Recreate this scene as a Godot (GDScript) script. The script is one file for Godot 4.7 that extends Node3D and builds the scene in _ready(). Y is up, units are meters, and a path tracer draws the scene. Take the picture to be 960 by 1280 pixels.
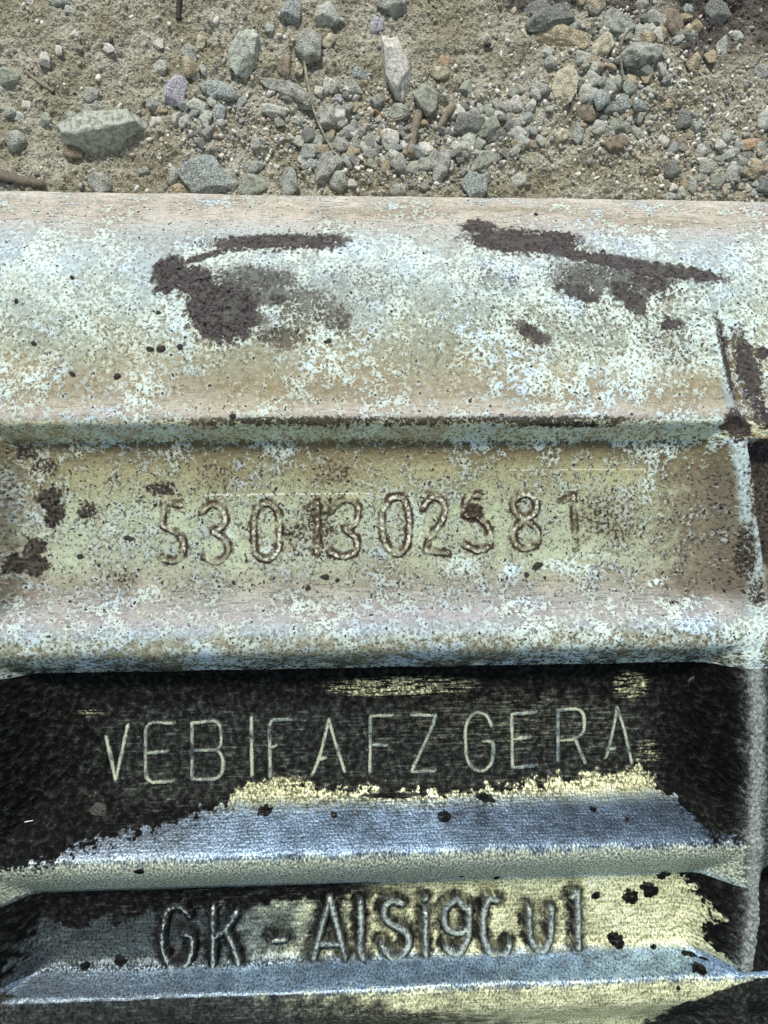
extends Node3D
# A cast light-alloy housing lying on gravelly soil, seen straight from above at about 15 cm.
# One unit of the plan ("u") is 0.16 mm; plan x runs right, plan y runs towards the viewer's feet (+z), depth runs down.

const U := 0.00016
const EYE := 960.0
const GROUND_DEPTH := 330.0
const X0 := -115.0
const X1 := 1125.0

var eye := Vector3.ZERO
var look := Vector3.ZERO
var rightward := Vector3.ZERO
var upward := Vector3.ZERO

# the section through the housing: plan y, depth, arc length, normal (y, up) of each row
var ry := PackedFloat32Array()
var rd := PackedFloat32Array()
var rs := PackedFloat32Array()
var rny := PackedFloat32Array()
var rnu := PackedFloat32Array()
var rv := PackedFloat32Array()
var arc := 0.0

const TW := 1640
const TH := 2048
var dark := PackedFloat32Array()
var thick := PackedFloat32Array()
var pale := PackedFloat32Array()
var olive := PackedFloat32Array()
var stroke := PackedFloat32Array()
var n_big := PackedByteArray()
var n_mid := PackedByteArray()
var n_flake := PackedByteArray()
var n_micro := PackedByteArray()
var n_streak := PackedByteArray()
var n_grain := PackedByteArray()
var n_worm := PackedByteArray()
var n_lump := PackedByteArray()
var rng := RandomNumberGenerator.new()
var ground_noise: Array[FastNoiseLite] = []


func _ready() -> void:
	rng.seed = 7
	# ---------------------------------------------------------------- camera, sky, sun, exposure
	var yaw := deg_to_rad(2.9)
	var roll := deg_to_rad(0.42)
	look = Vector3(sin(yaw), -cos(yaw), 0)
	var r0 := Vector3(cos(yaw), sin(yaw), 0)
	var u0 := Vector3(0, 0, -1)
	upward = u0 * cos(roll) + r0 * sin(roll)
	rightward = r0 * cos(roll) - u0 * sin(roll)
	eye = -look * EYE
	var cam := Camera3D.new()
	cam.name = "camera"
	cam.transform = Transform3D(Basis(rightward, upward, -look), eye * U)
	cam.fov = rad_to_deg(2.0 * atan(640.0 / EYE))
	cam.near = 0.01
	cam.far = 50.0
	add_child(cam)
	cam.current = true

	var env := Environment.new()
	env.background_mode = Environment.BG_SKY
	var sky := Sky.new()
	var sm := ProceduralSkyMaterial.new()
	sm.sky_top_color = Color(0.68, 0.73, 0.76)
	sm.sky_horizon_color = Color(0.57, 0.67, 0.81)
	sm.sky_curve = 0.25
	sm.sky_energy_multiplier = 0.62
	sm.ground_bottom_color = Color(0.25, 0.22, 0.18)
	sm.ground_horizon_color = Color(0.35, 0.36, 0.36)
	sm.sun_angle_max = 1.0
	sky.sky_material = sm
	env.sky = sky
	env.tonemap_mode = Environment.TONE_MAPPER_LINEAR
	env.tonemap_exposure = 2.9
	env.sdfgi_enabled = true
	env.ssao_enabled = true
	env.ssil_enabled = true
	var we := WorldEnvironment.new()
	we.name = "world"
	we.environment = env
	add_child(we)

	var sun := DirectionalLight3D.new()
	sun.name = "sun"
	sun.light_energy = 0.5
	sun.light_color = Color(1.0, 0.985, 0.955)
	sun.light_angular_distance = 10.0
	sun.shadow_enabled = true
	add_child(sun)
	sun.look_at_from_position(Vector3(-0.2, 1.15, -1.0), Vector3.ZERO, Vector3.UP)

	# ---------------------------------------------------------------- large structure
	for k in 3:
		var f := FastNoiseLite.new()
		f.seed = 40 + k
		f.noise_type = FastNoiseLite.TYPE_SIMPLEX_SMOOTH
		f.frequency = [1.0 / 190.0, 1.0 / 42.0, 1.0 / 11.0][k]
		f.fractal_octaves = [2, 2, 3][k]
		ground_noise.append(f)
	build_section()
	build_ground()
	build_casting()
	# ---------------------------------------------------------------- objects
	build_stones()
	build_twigs()
	build_crumbs()


# ==================================================================== helpers
func tag(o: Node, label: String, category: String, group := "") -> void:
	o.set_meta("label", label)
	o.set_meta("category", category)
	if group != "":
		o.set_meta("group", group)


func place(px: float, py: float, depth: float) -> Vector2:
	# plan coordinates of the point at that depth which is seen in that direction
	var ray := look * EYE + rightward * (px - 480.0) - upward * (py - 640.0)
	var t := (-depth - eye.y) / ray.y
	var p := eye + ray * t
	return Vector2(p.x + 480.0, p.z + 640.0)


func seen_at(x: float, y: float, depth: float) -> Vector2:
	var rel := Vector3(x - 480.0, -depth, y - 640.0) - eye
	var z := rel.dot(look)
	return Vector2(480.0 + EYE * rel.dot(rightward) / z, 640.0 - EYE * rel.dot(upward) / z)


func w3(x: float, y: float, depth: float) -> Vector3:
	return Vector3((x - 480.0) * U, -depth * U, (y - 640.0) * U)


func mesh_of(pos: PackedVector3Array, nor: PackedVector3Array, uv: PackedVector2Array, idx: PackedInt32Array, mat: Material, col := PackedColorArray()) -> ArrayMesh:
	var a := []
	a.resize(Mesh.ARRAY_MAX)
	a[Mesh.ARRAY_VERTEX] = pos
	a[Mesh.ARRAY_NORMAL] = nor
	if uv.size():
		a[Mesh.ARRAY_TEX_UV] = uv
	if col.size():
		a[Mesh.ARRAY_COLOR] = col
	a[Mesh.ARRAY_INDEX] = idx
	var m := ArrayMesh.new()
	m.add_surface_from_arrays(Mesh.PRIMITIVE_TRIANGLES, a)
	m.surface_set_material(0, mat)
	return m


func put(called: String, m: Mesh, parent: Node) -> MeshInstance3D:
	var o := MeshInstance3D.new()
	o.name = called
	o.mesh = m
	parent.add_child(o, true)
	return o


func noise_bytes(sd: int, freq: float, oct: int, w: int, h: int, kind := FastNoiseLite.TYPE_SIMPLEX_SMOOTH, warp := 0.0, ridged := false) -> Image:
	var f := FastNoiseLite.new()
	f.seed = sd
	f.noise_type = kind
	f.frequency = freq
	f.fractal_type = FastNoiseLite.FRACTAL_RIDGED if ridged else FastNoiseLite.FRACTAL_FBM
	f.fractal_octaves = oct
	if warp > 0.0:
		f.domain_warp_enabled = true
		f.domain_warp_amplitude = warp
		f.domain_warp_frequency = freq * 0.7
		f.domain_warp_fractal_octaves = 2
	return f.get_image(w, h, false, false, true)


func noise_tex(sd: int, freq: float, oct: int, ramp: Array, size := 512) -> ImageTexture:
	# a seamless colour texture from noise through a colour ramp of [offset, colour]
	var f := FastNoiseLite.new()
	f.seed = sd
	f.frequency = freq
	f.fractal_octaves = oct
	var im := f.get_seamless_image(size, size)
	im.convert(Image.FORMAT_L8)
	var src := im.get_data()
	var g := Gradient.new()
	g.offsets = PackedFloat32Array(ramp.map(func(e): return e[0]))
	g.colors = PackedColorArray(ramp.map(func(e): return e[1]))
	var table := []
	for k in 256:
		table.append(g.sample(k / 255.0))
	var out := PackedByteArray()
	out.resize(size * size * 3)
	for k in size * size:
		var c: Color = table[src[k]]
		out[k * 3] = int(c.r * 255.0)
		out[k * 3 + 1] = int(c.g * 255.0)
		out[k * 3 + 2] = int(c.b * 255.0)
	return ImageTexture.create_from_image(Image.create_from_data(size, size, false, Image.FORMAT_RGB8, out))


func key_row(keys: Array, v: float) -> Array:
	# piecewise linear between rows of [v, a, b, c ...]
	if v <= keys[0][0]:
		return keys[0]
	for k in range(1, keys.size()):
		if v <= keys[k][0]:
			var t: float = (v - keys[k - 1][0]) / (keys[k][0] - keys[k - 1][0])
			var r := [v]
			for m in range(1, keys[k].size()):
				r.append(lerpf(keys[k - 1][m], keys[k][m], t))
			return r
	return keys[-1]


func line_at(pts: Array, x: float) -> float:
	return key_row(pts, x)[1]


# ==================================================================== the section of the housing
func build_section() -> void:
	var raw: Array[Vector2] = []
	# back of the round edge, from the ground up, then a quarter of an ellipse
	raw.append(Vector2(160, GROUND_DEPTH + 4))
	raw.append(Vector2(160, 290))
	for k in 61:
		var th := deg_to_rad(lerpf(90.0, 5.0, k / 60.0))
		raw.append(Vector2(520.0 - 360.0 * sin(th), 8.0 + 230.0 * (1.0 - cos(th))))
	var ctl := [[500, 8], [511, 3], [517, 0], [526, 0], [532, 4], [540, 15], [547, 26], [554, 33], [566, 37], [582, 39], [640, 40], [715, 40], [736, 38], [749, 32], [767, 19], [782, 7], [790, 1], [797, 0], [808, 0], [816, 5], [824, 20], [832, 50], [838, 60], [850, 64], [900, 65], [960, 65], [978, 62], [996, 53], [1022, 33], [1046, 14], [1059, 4], [1066, 0], [1075, 0], [1082, 4], [1089, 14], [1096, 34], [1102, 53], [1112, 60], [1140, 61], [1178, 61], [1190, 58], [1204, 46], [1222, 23], [1232, 9], [1239, 5], [1262, 4], [1270, 8], [1277, 24], [1282, 48], [1290, 60], [1310, 62]]
	var cut: Array[Vector2] = []
	for c in ctl:
		cut.append(Vector2(640.0 + (c[0] - 640.0) * (EYE + c[1]) / EYE, c[1]))
	for pass_no in 3:
		var nxt: Array[Vector2] = [cut[0]]
		for k in cut.size() - 1:
			nxt.append(cut[k].lerp(cut[k + 1], 0.25))
			nxt.append(cut[k].lerp(cut[k + 1], 0.75))
		nxt.append(cut[-1])
		cut = nxt
	raw.append_array(cut)
	# even steps along it
	var at := 0.0
	var left := 0.0
	for k in raw.size() - 1:
		var a := raw[k]
		var b := raw[k + 1]
		var len := a.distance_to(b)
		while left <= len:
			var p := a.lerp(b, left / len) if len > 0.0 else a
			ry.append(p.x)
			rd.append(p.y)
			left += 9.0 if p.y > 175.0 else 1.6
		left -= len
	for j in ry.size():
		if j > 0:
			at += Vector2(ry[j] - ry[j - 1], rd[j] - rd[j - 1]).length()
		rs.append(at)
		rv.append(seen_at(480, ry[j], rd[j]).y)
		var j0 := maxi(j - 1, 0)
		var j1 := mini(j + 1, ry.size() - 1)
		var t := Vector2(ry[j1] - ry[j0], rd[j1] - rd[j0]).normalized()
		rny.append(t.y)
		rnu.append(t.x)
	arc = at


func row_seen(px: float, py: float) -> int:
	# the row of the section that is seen at that place
	var x := px
	var best := 0
	for it in 2:
		var lo := 0
		var hi := ry.size() - 1
		# the back of the round edge is out of sight: start at its rim
		for j in ry.size():
			if rd[j] < 140.0:
				lo = j
				break
		while lo < hi:
			var mid := (lo + hi) / 2
			if seen_at(x, ry[mid], rd[mid]).y < py:
				lo = mid + 1
			else:
				hi = mid
		best = lo
		x = place(px, py, rd[best]).x
	return best


func on_skin(px: float, py: float) -> Vector2:
	# (plan x, arc length) of the place on the housing seen there
	var j := row_seen(px, py)
	return Vector2(place(px, py, rd[j]).x, rs[j])


func row_of_v(v: float) -> int:
	for j in ry.size():
		if rd[j] < 140.0 and rv[j] >= v:
			return j
	return ry.size() - 1


func crest_x(y: float) -> float:
	return line_at([[380, 902], [480, 917], [540, 931], [600, 942], [700, 953], [760, 956], [810, 950], [900, 953], [1000, 952], [1070, 948], [1160, 946], [1220, 938], [1260, 930]], y) + 3.0


func smin(a: float, b: float, k: float) -> float:
	var h := clampf(0.5 + 0.5 * (b - a) / k, 0.0, 1.0)
	return lerpf(b, a, h) - k * h * (1.0 - h)


# ==================================================================== stains and marks on the housing, laid out by plan x and arc length
func blot(layer: PackedFloat32Array, px: float, py: float, rx: float, rz: float, deg: float, strength: float, soft := 0.58) -> void:
	var c := on_skin(px, py)
	var kx := TW / (X1 - X0)
	var ky := TH / arc
	var big := maxf(rx, rz) * 1.5
	var ca := cos(deg_to_rad(deg))
	var sa := sin(deg_to_rad(deg))
	var x_a := maxi(0, int((c.x - big - X0) * kx))
	var x_b := mini(TW - 1, int((c.x + big - X0) * kx))
	var y_a := maxi(0, int((c.y - big) * ky))
	var y_b := mini(TH - 1, int((c.y + big) * ky))
	for ty in range(y_a, y_b + 1):
		for tx in range(x_a, x_b + 1):
			var k := ty * TW + tx
			var dx := tx / kx + X0 - c.x + (n_mid[k] - 128) * 0.10 * minf(1.0, rx / 25.0)
			var dy := ty / ky - c.y + (n_lump[k] - 128) * 0.10 * minf(1.0, rz / 20.0)
			var q := Vector2((dx * ca + dy * sa) / rx, (-dx * sa + dy * ca) / rz).length()
			var f := strength * (1.0 - smoothstep(1.0 - soft, 1.0 + soft, q))
			if f > layer[k]:
				layer[k] = f


func mark_stroke(pts: Array) -> void:
	var kx := TW / (X1 - X0)
	var ky := TH / arc
	var reach := 22.0
	for n in pts.size() - 1:
		var a: Vector2 = pts[n]
		var b: Vector2 = pts[n + 1]
		var ab := b - a
		var l2 := maxf(ab.length_squared(), 0.001)
		for ty in range(maxi(0, int((minf(a.y, b.y) - reach) * ky)), mini(TH - 1, int((maxf(a.y, b.y) + reach) * ky)) + 1):
			for tx in range(maxi(0, int((minf(a.x, b.x) - reach - X0) * kx)), mini(TW - 1, int((maxf(a.x, b.x) + reach - X0) * kx)) + 1):
				var p := Vector2(tx / kx + X0, ty / ky)
				var t := clampf((p - a).dot(ab) / l2, 0.0, 1.0)
				var dist := p.distance_to(a + ab * t)
				var k := ty * TW + tx
				if dist < stroke[k]:
					stroke[k] = dist


func curve_through(pts: Array, step: float) -> Array:
	# a smooth line through plan points, as points every step
	var out := []
	var c := Curve2D.new()
	for k in pts.size():
		var tan_ := Vector2.ZERO
		if k > 0 and k < pts.size() - 1:
			var d0: Vector2 = pts[k] - pts[k - 1]
			var d1: Vector2 = pts[k + 1] - pts[k]
			# corners stay corners, bends become round
			if d0.normalized().dot(d1.normalized()) > 0.05:
				tan_ = (d0.normalized() + d1.normalized()).normalized() * minf(d0.length(), d1.length()) * 0.33
		c.add_point(pts[k], -tan_, tan_)
	var total := c.get_baked_length()
	var n := maxi(2, int(total / step))
	for k in n + 1:
		out.append(c.sample_baked(total * k / n, true))
	return out


func glyphs() -> Array:
	# [line, [strokes]] of each raised character, as read off the housing
	return [
		[1, [[[226, 629], [206, 627], [203, 655], [214, 661], [226, 670], [229, 688], [218, 700], [202, 697]]]],
		[1, [[[252, 638], [266, 629], [280, 640], [279, 655], [266, 664], [280, 672], [285, 688], [271, 700], [255, 694]]]],
		[1, [[[317, 650], [320, 637], [333, 627], [347, 638], [349, 660], [348, 685], [340, 695], [328, 697], [318, 687], [317, 650]]]],
		[1, [[[386, 634], [396, 626], [397, 650], [396, 692]]]],
		[1, [[[414, 638], [428, 624], [446, 630], [444, 652], [430, 659], [445, 672], [444, 688], [428, 694], [412, 688]]]],
		[1, [[[477, 640], [489, 622], [503, 622], [511, 643], [509, 678], [497, 690], [483, 682], [477, 657], [477, 640]]]],
		[1, [[[528, 633], [541, 620], [555, 629], [553, 647], [537, 671], [532, 687], [559, 690]]]],
		[1, [[[600, 618], [584, 621], [580, 643], [596, 643], [611, 661], [612, 679], [597, 687], [580, 679]]]],
		[1, [[[654, 616], [668, 622], [669, 637], [657, 647], [645, 641], [641, 626], [654, 616]], [[656, 648], [670, 660], [671, 677], [657, 685], [644, 678], [642, 662], [656, 648]]]],
		[1, [[[703, 624], [716, 618], [718, 650], [719, 683]]]],
		[2, [[[133, 920], [145, 972], [160, 905]]]],
		[2, [[[217, 902], [190, 901], [183, 908], [182, 940], [183, 968], [190, 974], [216, 974]], [[183, 939], [208, 938]]]],
		[2, [[[240, 902], [240, 972], [268, 972], [277, 965], [278, 945], [270, 936], [242, 936]], [[240, 902], [269, 899], [275, 906], [276, 928], [270, 936]]]],
		[2, [[[314, 896], [315, 969]]]],
		[2, [[[368, 897], [341, 898], [337, 905], [338, 970]], [[338, 933], [344, 930]]]],
		[2, [[[390, 966], [399, 945], [411, 899], [420, 930], [431, 963]], [[398, 946], [406, 945]]]],
		[2, [[[490, 892], [463, 893], [462, 963]], [[462, 929], [483, 930]]]],
		[2, [[[514, 892], [544, 893], [541, 905], [514, 962], [543, 962]]]],
		[2, [[[614, 906], [606, 891], [592, 890], [582, 905], [583, 945], [590, 958], [602, 961], [614, 950], [615, 926], [604, 924]]]],
		[2, [[[669, 888], [639, 890], [640, 957], [671, 956]], [[640, 921], [662, 920]]]],
		[2, [[[697, 886], [697, 950]], [[697, 887], [722, 885], [729, 893], [728, 914], [718, 922], [700, 923]], [[718, 922], [731, 952]]]],
		[2, [[[756, 946], [760, 936], [771, 884], [780, 912], [789, 952]], [[759, 935], [768, 934]]]],
		[3, [[[239, 1141], [229, 1130], [213, 1131], [206, 1150], [205, 1178], [215, 1197], [232, 1197], [241, 1183], [240, 1165], [228, 1161]]]],
		[3, [[[267, 1130], [267, 1198]], [[297, 1133], [283, 1155], [270, 1165]], [[283, 1156], [300, 1195]]]],
		[3, [[[341, 1168], [359, 1168]]]],
		[3, [[[391, 1192], [399, 1165], [412, 1117], [421, 1150], [432, 1190]], [[399, 1174], [425, 1173]]]],
		[3, [[[450, 1121], [451, 1150], [450, 1182], [456, 1191]]]],
		[3, [[[504, 1126], [487, 1122], [479, 1136], [487, 1149], [507, 1160], [509, 1177], [492, 1186], [476, 1175]]]],
		[3, [[[531, 1134], [531, 1186]], [[531, 1119], [531, 1121]]]],
		[3, [[[584, 1133], [570, 1119], [555, 1133], [557, 1154], [570, 1161], [583, 1155]], [[585, 1128], [583, 1168], [571, 1182], [556, 1176]]]],
		[3, [[[622, 1122], [610, 1119], [603, 1137], [603, 1165], [612, 1181], [628, 1183], [635, 1174]]]],
		[3, [[[660, 1130], [661, 1165], [669, 1177], [680, 1177], [686, 1165], [687, 1130]]]],
		[3, [[[712, 1117], [719, 1110], [720, 1140], [721, 1178]]]],
	]


func build_casting() -> void:
	var n := TW * TH
	dark.resize(n)
	thick.resize(n)
	pale.resize(n)
	olive.resize(n)
	stroke.resize(n)
	stroke.fill(99.0)
	n_big = noise_bytes(1, 1.0 / 150.0, 4, TW, TH).get_data()
	n_mid = noise_bytes(2, 1.0 / 34.0, 3, TW, TH).get_data()
	n_flake = noise_bytes(3, 1.0 / 9.0, 3, TW, TH, FastNoiseLite.TYPE_SIMPLEX_SMOOTH, 5.0).get_data()
	n_micro = noise_bytes(4, 1.0 / 3.2, 2, TW, TH).get_data()
	n_worm = noise_bytes(9, 1.0 / 11.0, 2, TW, TH, FastNoiseLite.TYPE_SIMPLEX_SMOOTH, 9.0).get_data()
	n_lump = noise_bytes(5, 1.0 / 15.0, 3, TW, TH).get_data()
	var im := noise_bytes(6, 1.0 / 5.0, 3, TW / 12, TH)
	im.resize(TW, TH, Image.INTERPOLATE_CUBIC)
	n_streak = im.get_data()
	im = noise_bytes(8, 1.0 / 4.4, 3, TW, int(TH / 1.7), FastNoiseLite.TYPE_SIMPLEX_SMOOTH, 3.0)
	im.resize(TW, TH, Image.INTERPOLATE_CUBIC)
	n_grain = im.get_data()

	lay_stains()
	var lines := []
	for g in glyphs():
		var strokes := []
		for s in g[1]:
			var pts := []
			for p in s:
				pts.append(on_skin(p[0], p[1]))
			var c := curve_through(pts, 3.0)
			strokes.append(c)
			mark_stroke(c)
		lines.append([g[0], strokes])

	var mat := paint_skin()
	var root := Node3D.new()
	root.name = "engine_casting"
	root.position = w3(480, 640, GROUND_DEPTH)
	add_child(root, true)
	tag(root, "weathered ribbed light alloy engine casting with raised lettering lying on gravelly soil", "engine casting")
	build_skin(root, mat)
	for l in lines:
		var called: String = "digit" if l[0] == 1 else "letter"
		var m := build_glyph(l[0], l[1], mat)
		var o := put(called, m, root)
		o.position = -root.position


func lay_stains() -> void:
	# dark coat and crust on the round edge: [x, y, half length, half width, turn, strength]
	for b in [[340, 302, 80, 14, -4, 0.68], [258, 318, 34, 5, -22, 0.62], [405, 301, 30, 15, 0, 0.62], [318, 300, 44, 8, -8, 0.85], [280, 388, 40, 37, 0, 1.0], [244, 352, 20, 21, 0, 0.95], [212, 342, 20, 26, 0, 0.85], [315, 350, 60, 22, 0, 0.34], [385, 385, 50, 40, 15, 0.22], [410, 398, 12, 16, 0, 0.30], [345, 372, 20, 10, 0, 0.4], [425, 400, 14, 20, 0, 0.32], [350, 420, 30, 14, 0, 0.35],
			[655, 300, 72, 22, 5, 0.80], [625, 305, 34, 12, 10, 0.95], [690, 296, 30, 12, 0, 0.95], [598, 283, 20, 15, 0, 1.0], [735, 320, 68, 10, 9, 0.66], [800, 333, 70, 11, 9, 0.62], [760, 326, 24, 8, 5, 0.85], [845, 340, 22, 8, 12, 0.8], [768, 350, 80, 22, 12, 0.34], [720, 420, 170, 70, 0, 0.08], [450, 350, 60, 40, 0, 0.13], [120, 420, 110, 60, 0, 0.06], [868, 342, 38, 11, 12, 0.55], [722, 364, 26, 9, 22, 0.85], [786, 372, 30, 13, 55, 0.75], [812, 352, 34, 22, 10, 0.44], [662, 415, 24, 11, 38, 0.5], [735, 350, 46, 20, 0, 0.34], [620, 345, 44, 22, 0, 0.16], [840, 430, 60, 30, 0, 0.15], [840, 405, 14, 9, 0, 0.45],
			[917, 535, 15, 30, -10, 0.9], [902, 425, 8, 34, -8, 0.42], [913, 470, 8, 40, -10, 0.48], [944, 480, 15, 66, -14, 0.5], [936, 440, 8, 30, -12, 0.4], [925, 600, 8, 50, -6, 0.55], [915, 690, 12, 40, 0, 0.45], [930, 735, 12, 22, 0, 0.5], [955, 440, 12, 8, 0, 0.6],
			[62, 622, 16, 14, 30, 0.9], [68, 640, 10, 18, 0, 0.95], [44, 682, 12, 10, 0, 0.8], [44, 704, 14, 14, 0, 0.9], [22, 705, 9, 12, 0, 0.7], [108, 638, 16, 12, 0, 0.4], [35, 565, 25, 10, 0, 0.45], [55, 580, 16, 12, 0, 0.5], [200, 610, 18, 9, 0, 0.5], [396, 655, 30, 40, 0, 0.24], [368, 668, 20, 22, 0, 0.27], [272, 592, 34, 26, 0, 0.2], [415, 590, 40, 20, 0, 0.22], [760, 640, 44, 34, 0, 0.22], [770, 660, 30, 20, 0, 0.22], [590, 640, 12, 12, 0, 0.8], [845, 752, 14, 4, 8, 0.5], [150, 720, 20, 10, 0, 0.35],
			[400, 526, 170, 7, 0, 0.35], [640, 524, 160, 6, 0, 0.35], [700, 530, 60, 5, 0, 0.45]]:
		blot(dark, b[0], b[1], b[2], b[3], b[4], b[5])
	for b in [[280, 390, 40, 35, 0, 1.0], [244, 352, 20, 20, 0, 0.8], [212, 342, 20, 25, 0, 1.0], [345, 303, 80, 14, -3, 0.25], [655, 298, 70, 20, 5, 0.25]]:
		blot(thick, b[0], b[1], b[2], b[3], b[4], b[5], 0.25)
	# chalky spots
	for b in [[635, 710, 18, 9, 10, 1.0], [703, 706, 46, 12, 8, 0.75], [735, 692, 30, 8, 0, 0.5], [820, 727, 16, 5, -8, 1.0], [188, 736, 14, 18, -30, 0.7], [575, 705, 30, 12, 0, 0.5], [668, 292, 13, 5, 12, 1.0], [415, 318, 14, 4, 8, 1.0], [520, 650, 12, 30, 0, 0.45], [810, 600, 8, 20, 0, 0.5], [335, 690, 16, 9, 0, 0.5], [280, 668, 14, 10, 0, 0.6], [880, 455, 24, 45, 0, 0.5], [765, 470, 110, 36, 0, 0.4], [60, 340, 70, 60, 0, 0.3], [470, 320, 60, 40, 0, 0.4], [922, 600, 6, 90, -8, 0.5]]:
		blot(pale, b[0], b[1], b[2], b[3], b[4], b[5])
	# broad olive-brown stains
	for b in [[300, 450, 95, 42, 0, 0.75], [450, 440, 90, 48, 10, 0.7], [545, 425, 60, 60, 0, 0.6], [80, 470, 70, 28, 0, 0.5], [110, 352, 45, 22, -10, 0.45], [700, 488, 70, 22, 0, 0.55], [850, 492, 60, 24, -8, 0.7], [560, 375, 30, 22, 0, 0.4], [30, 430, 40, 60, 0, 0.4], [390, 480, 110, 24, 0, 0.6], [620, 455, 50, 40, 0, 0.45], [215, 300, 60, 18, 0, 0.3], [480, 265, 120, 12, 0, 0.4], [820, 275, 90, 14, 5, 0.5], [640, 262, 70, 10, 0, 0.6],
			[110, 600, 70, 28, 0, 0.5], [270, 600, 60, 30, 0, 0.6], [400, 600, 60, 34, 0, 0.6], [620, 615, 110, 40, 0, 0.5], [760, 660, 90, 40, 0, 0.6], [500, 700, 60, 20, 0, 0.4], [640, 680, 60, 26, 0, 0.45], [180, 715, 60, 18, 0, 0.4]]:
		blot(olive, b[0], b[1], b[2], b[3], b[4], b[5], 0.8)
	# caked oil in the lower channels and spots on the bare metal
	for b in [[787, 1119, 11, 9, 35, 1.0], [811, 1111, 13, 8, 40, 1.0], [769, 1173, 13, 9, 35, 1.0], [744, 1119, 5, 5, 0, 0.9], [829, 1093, 8, 9, 0, 1.0], [817, 1182, 5, 4, 0, 0.9], [872, 1210, 9, 11, -25, 1.0], [860, 1191, 9, 5, 20, 0.9], [876, 1195, 6, 4, 0, 0.8], [95, 1150, 18, 10, 0, 0.8], [150, 1199, 8, 7, 0, 0.8], [105, 1206, 7, 6, 0, 0.7], [555, 1018, 8, 8, 0, 1.0], [608, 996, 13, 7, 10, 1.0], [487, 993, 40, 4, 0, 0.8], [330, 1012, 10, 8, 0, 0.8], [418, 1017, 5, 5, 0, 0.7], [172, 1089, 7, 5, 0, 0.8], [785, 1025, 8, 8, 0, 0.5], [740, 1010, 5, 4, 0, 0.7], [578, 1095, 4, 4, 0, 0.9], [620, 1097, 5, 5, 0, 0.9], [310, 1112, 6, 5, 0, 0.8], [680, 965, 10, 6, 0, 0.6], [830, 983, 16, 10, 20, 0.9], [848, 1235, 4, 3, 0, 0.8], [870, 1245, 3, 10, 0, 0.4]]:
		blot(dark, b[0], b[1], b[2], b[3], b[4], b[5], 0.3)
	for b in [[882, 930, 44, 115, 0, 0.8], [60, 950, 90, 110, 0, 0.7], [905, 1140, 35, 60, 0, 1.0], [30, 1150, 40, 50, 0, 0.6], [787, 1119, 10, 8, 35, 0.8], [811, 1111, 11, 7, 40, 0.8], [769, 1173, 12, 8, 35, 0.8], [872, 1210, 8, 10, -25, 0.8], [608, 996, 11, 6, 10, 0.6], [555, 1018, 7, 7, 0, 0.6], [62, 622, 14, 12, 0, 0.4], [66, 640, 9, 15, 0, 0.5]]:
		blot(thick, b[0], b[1], b[2], b[3], b[4], b[5], 0.3)


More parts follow.
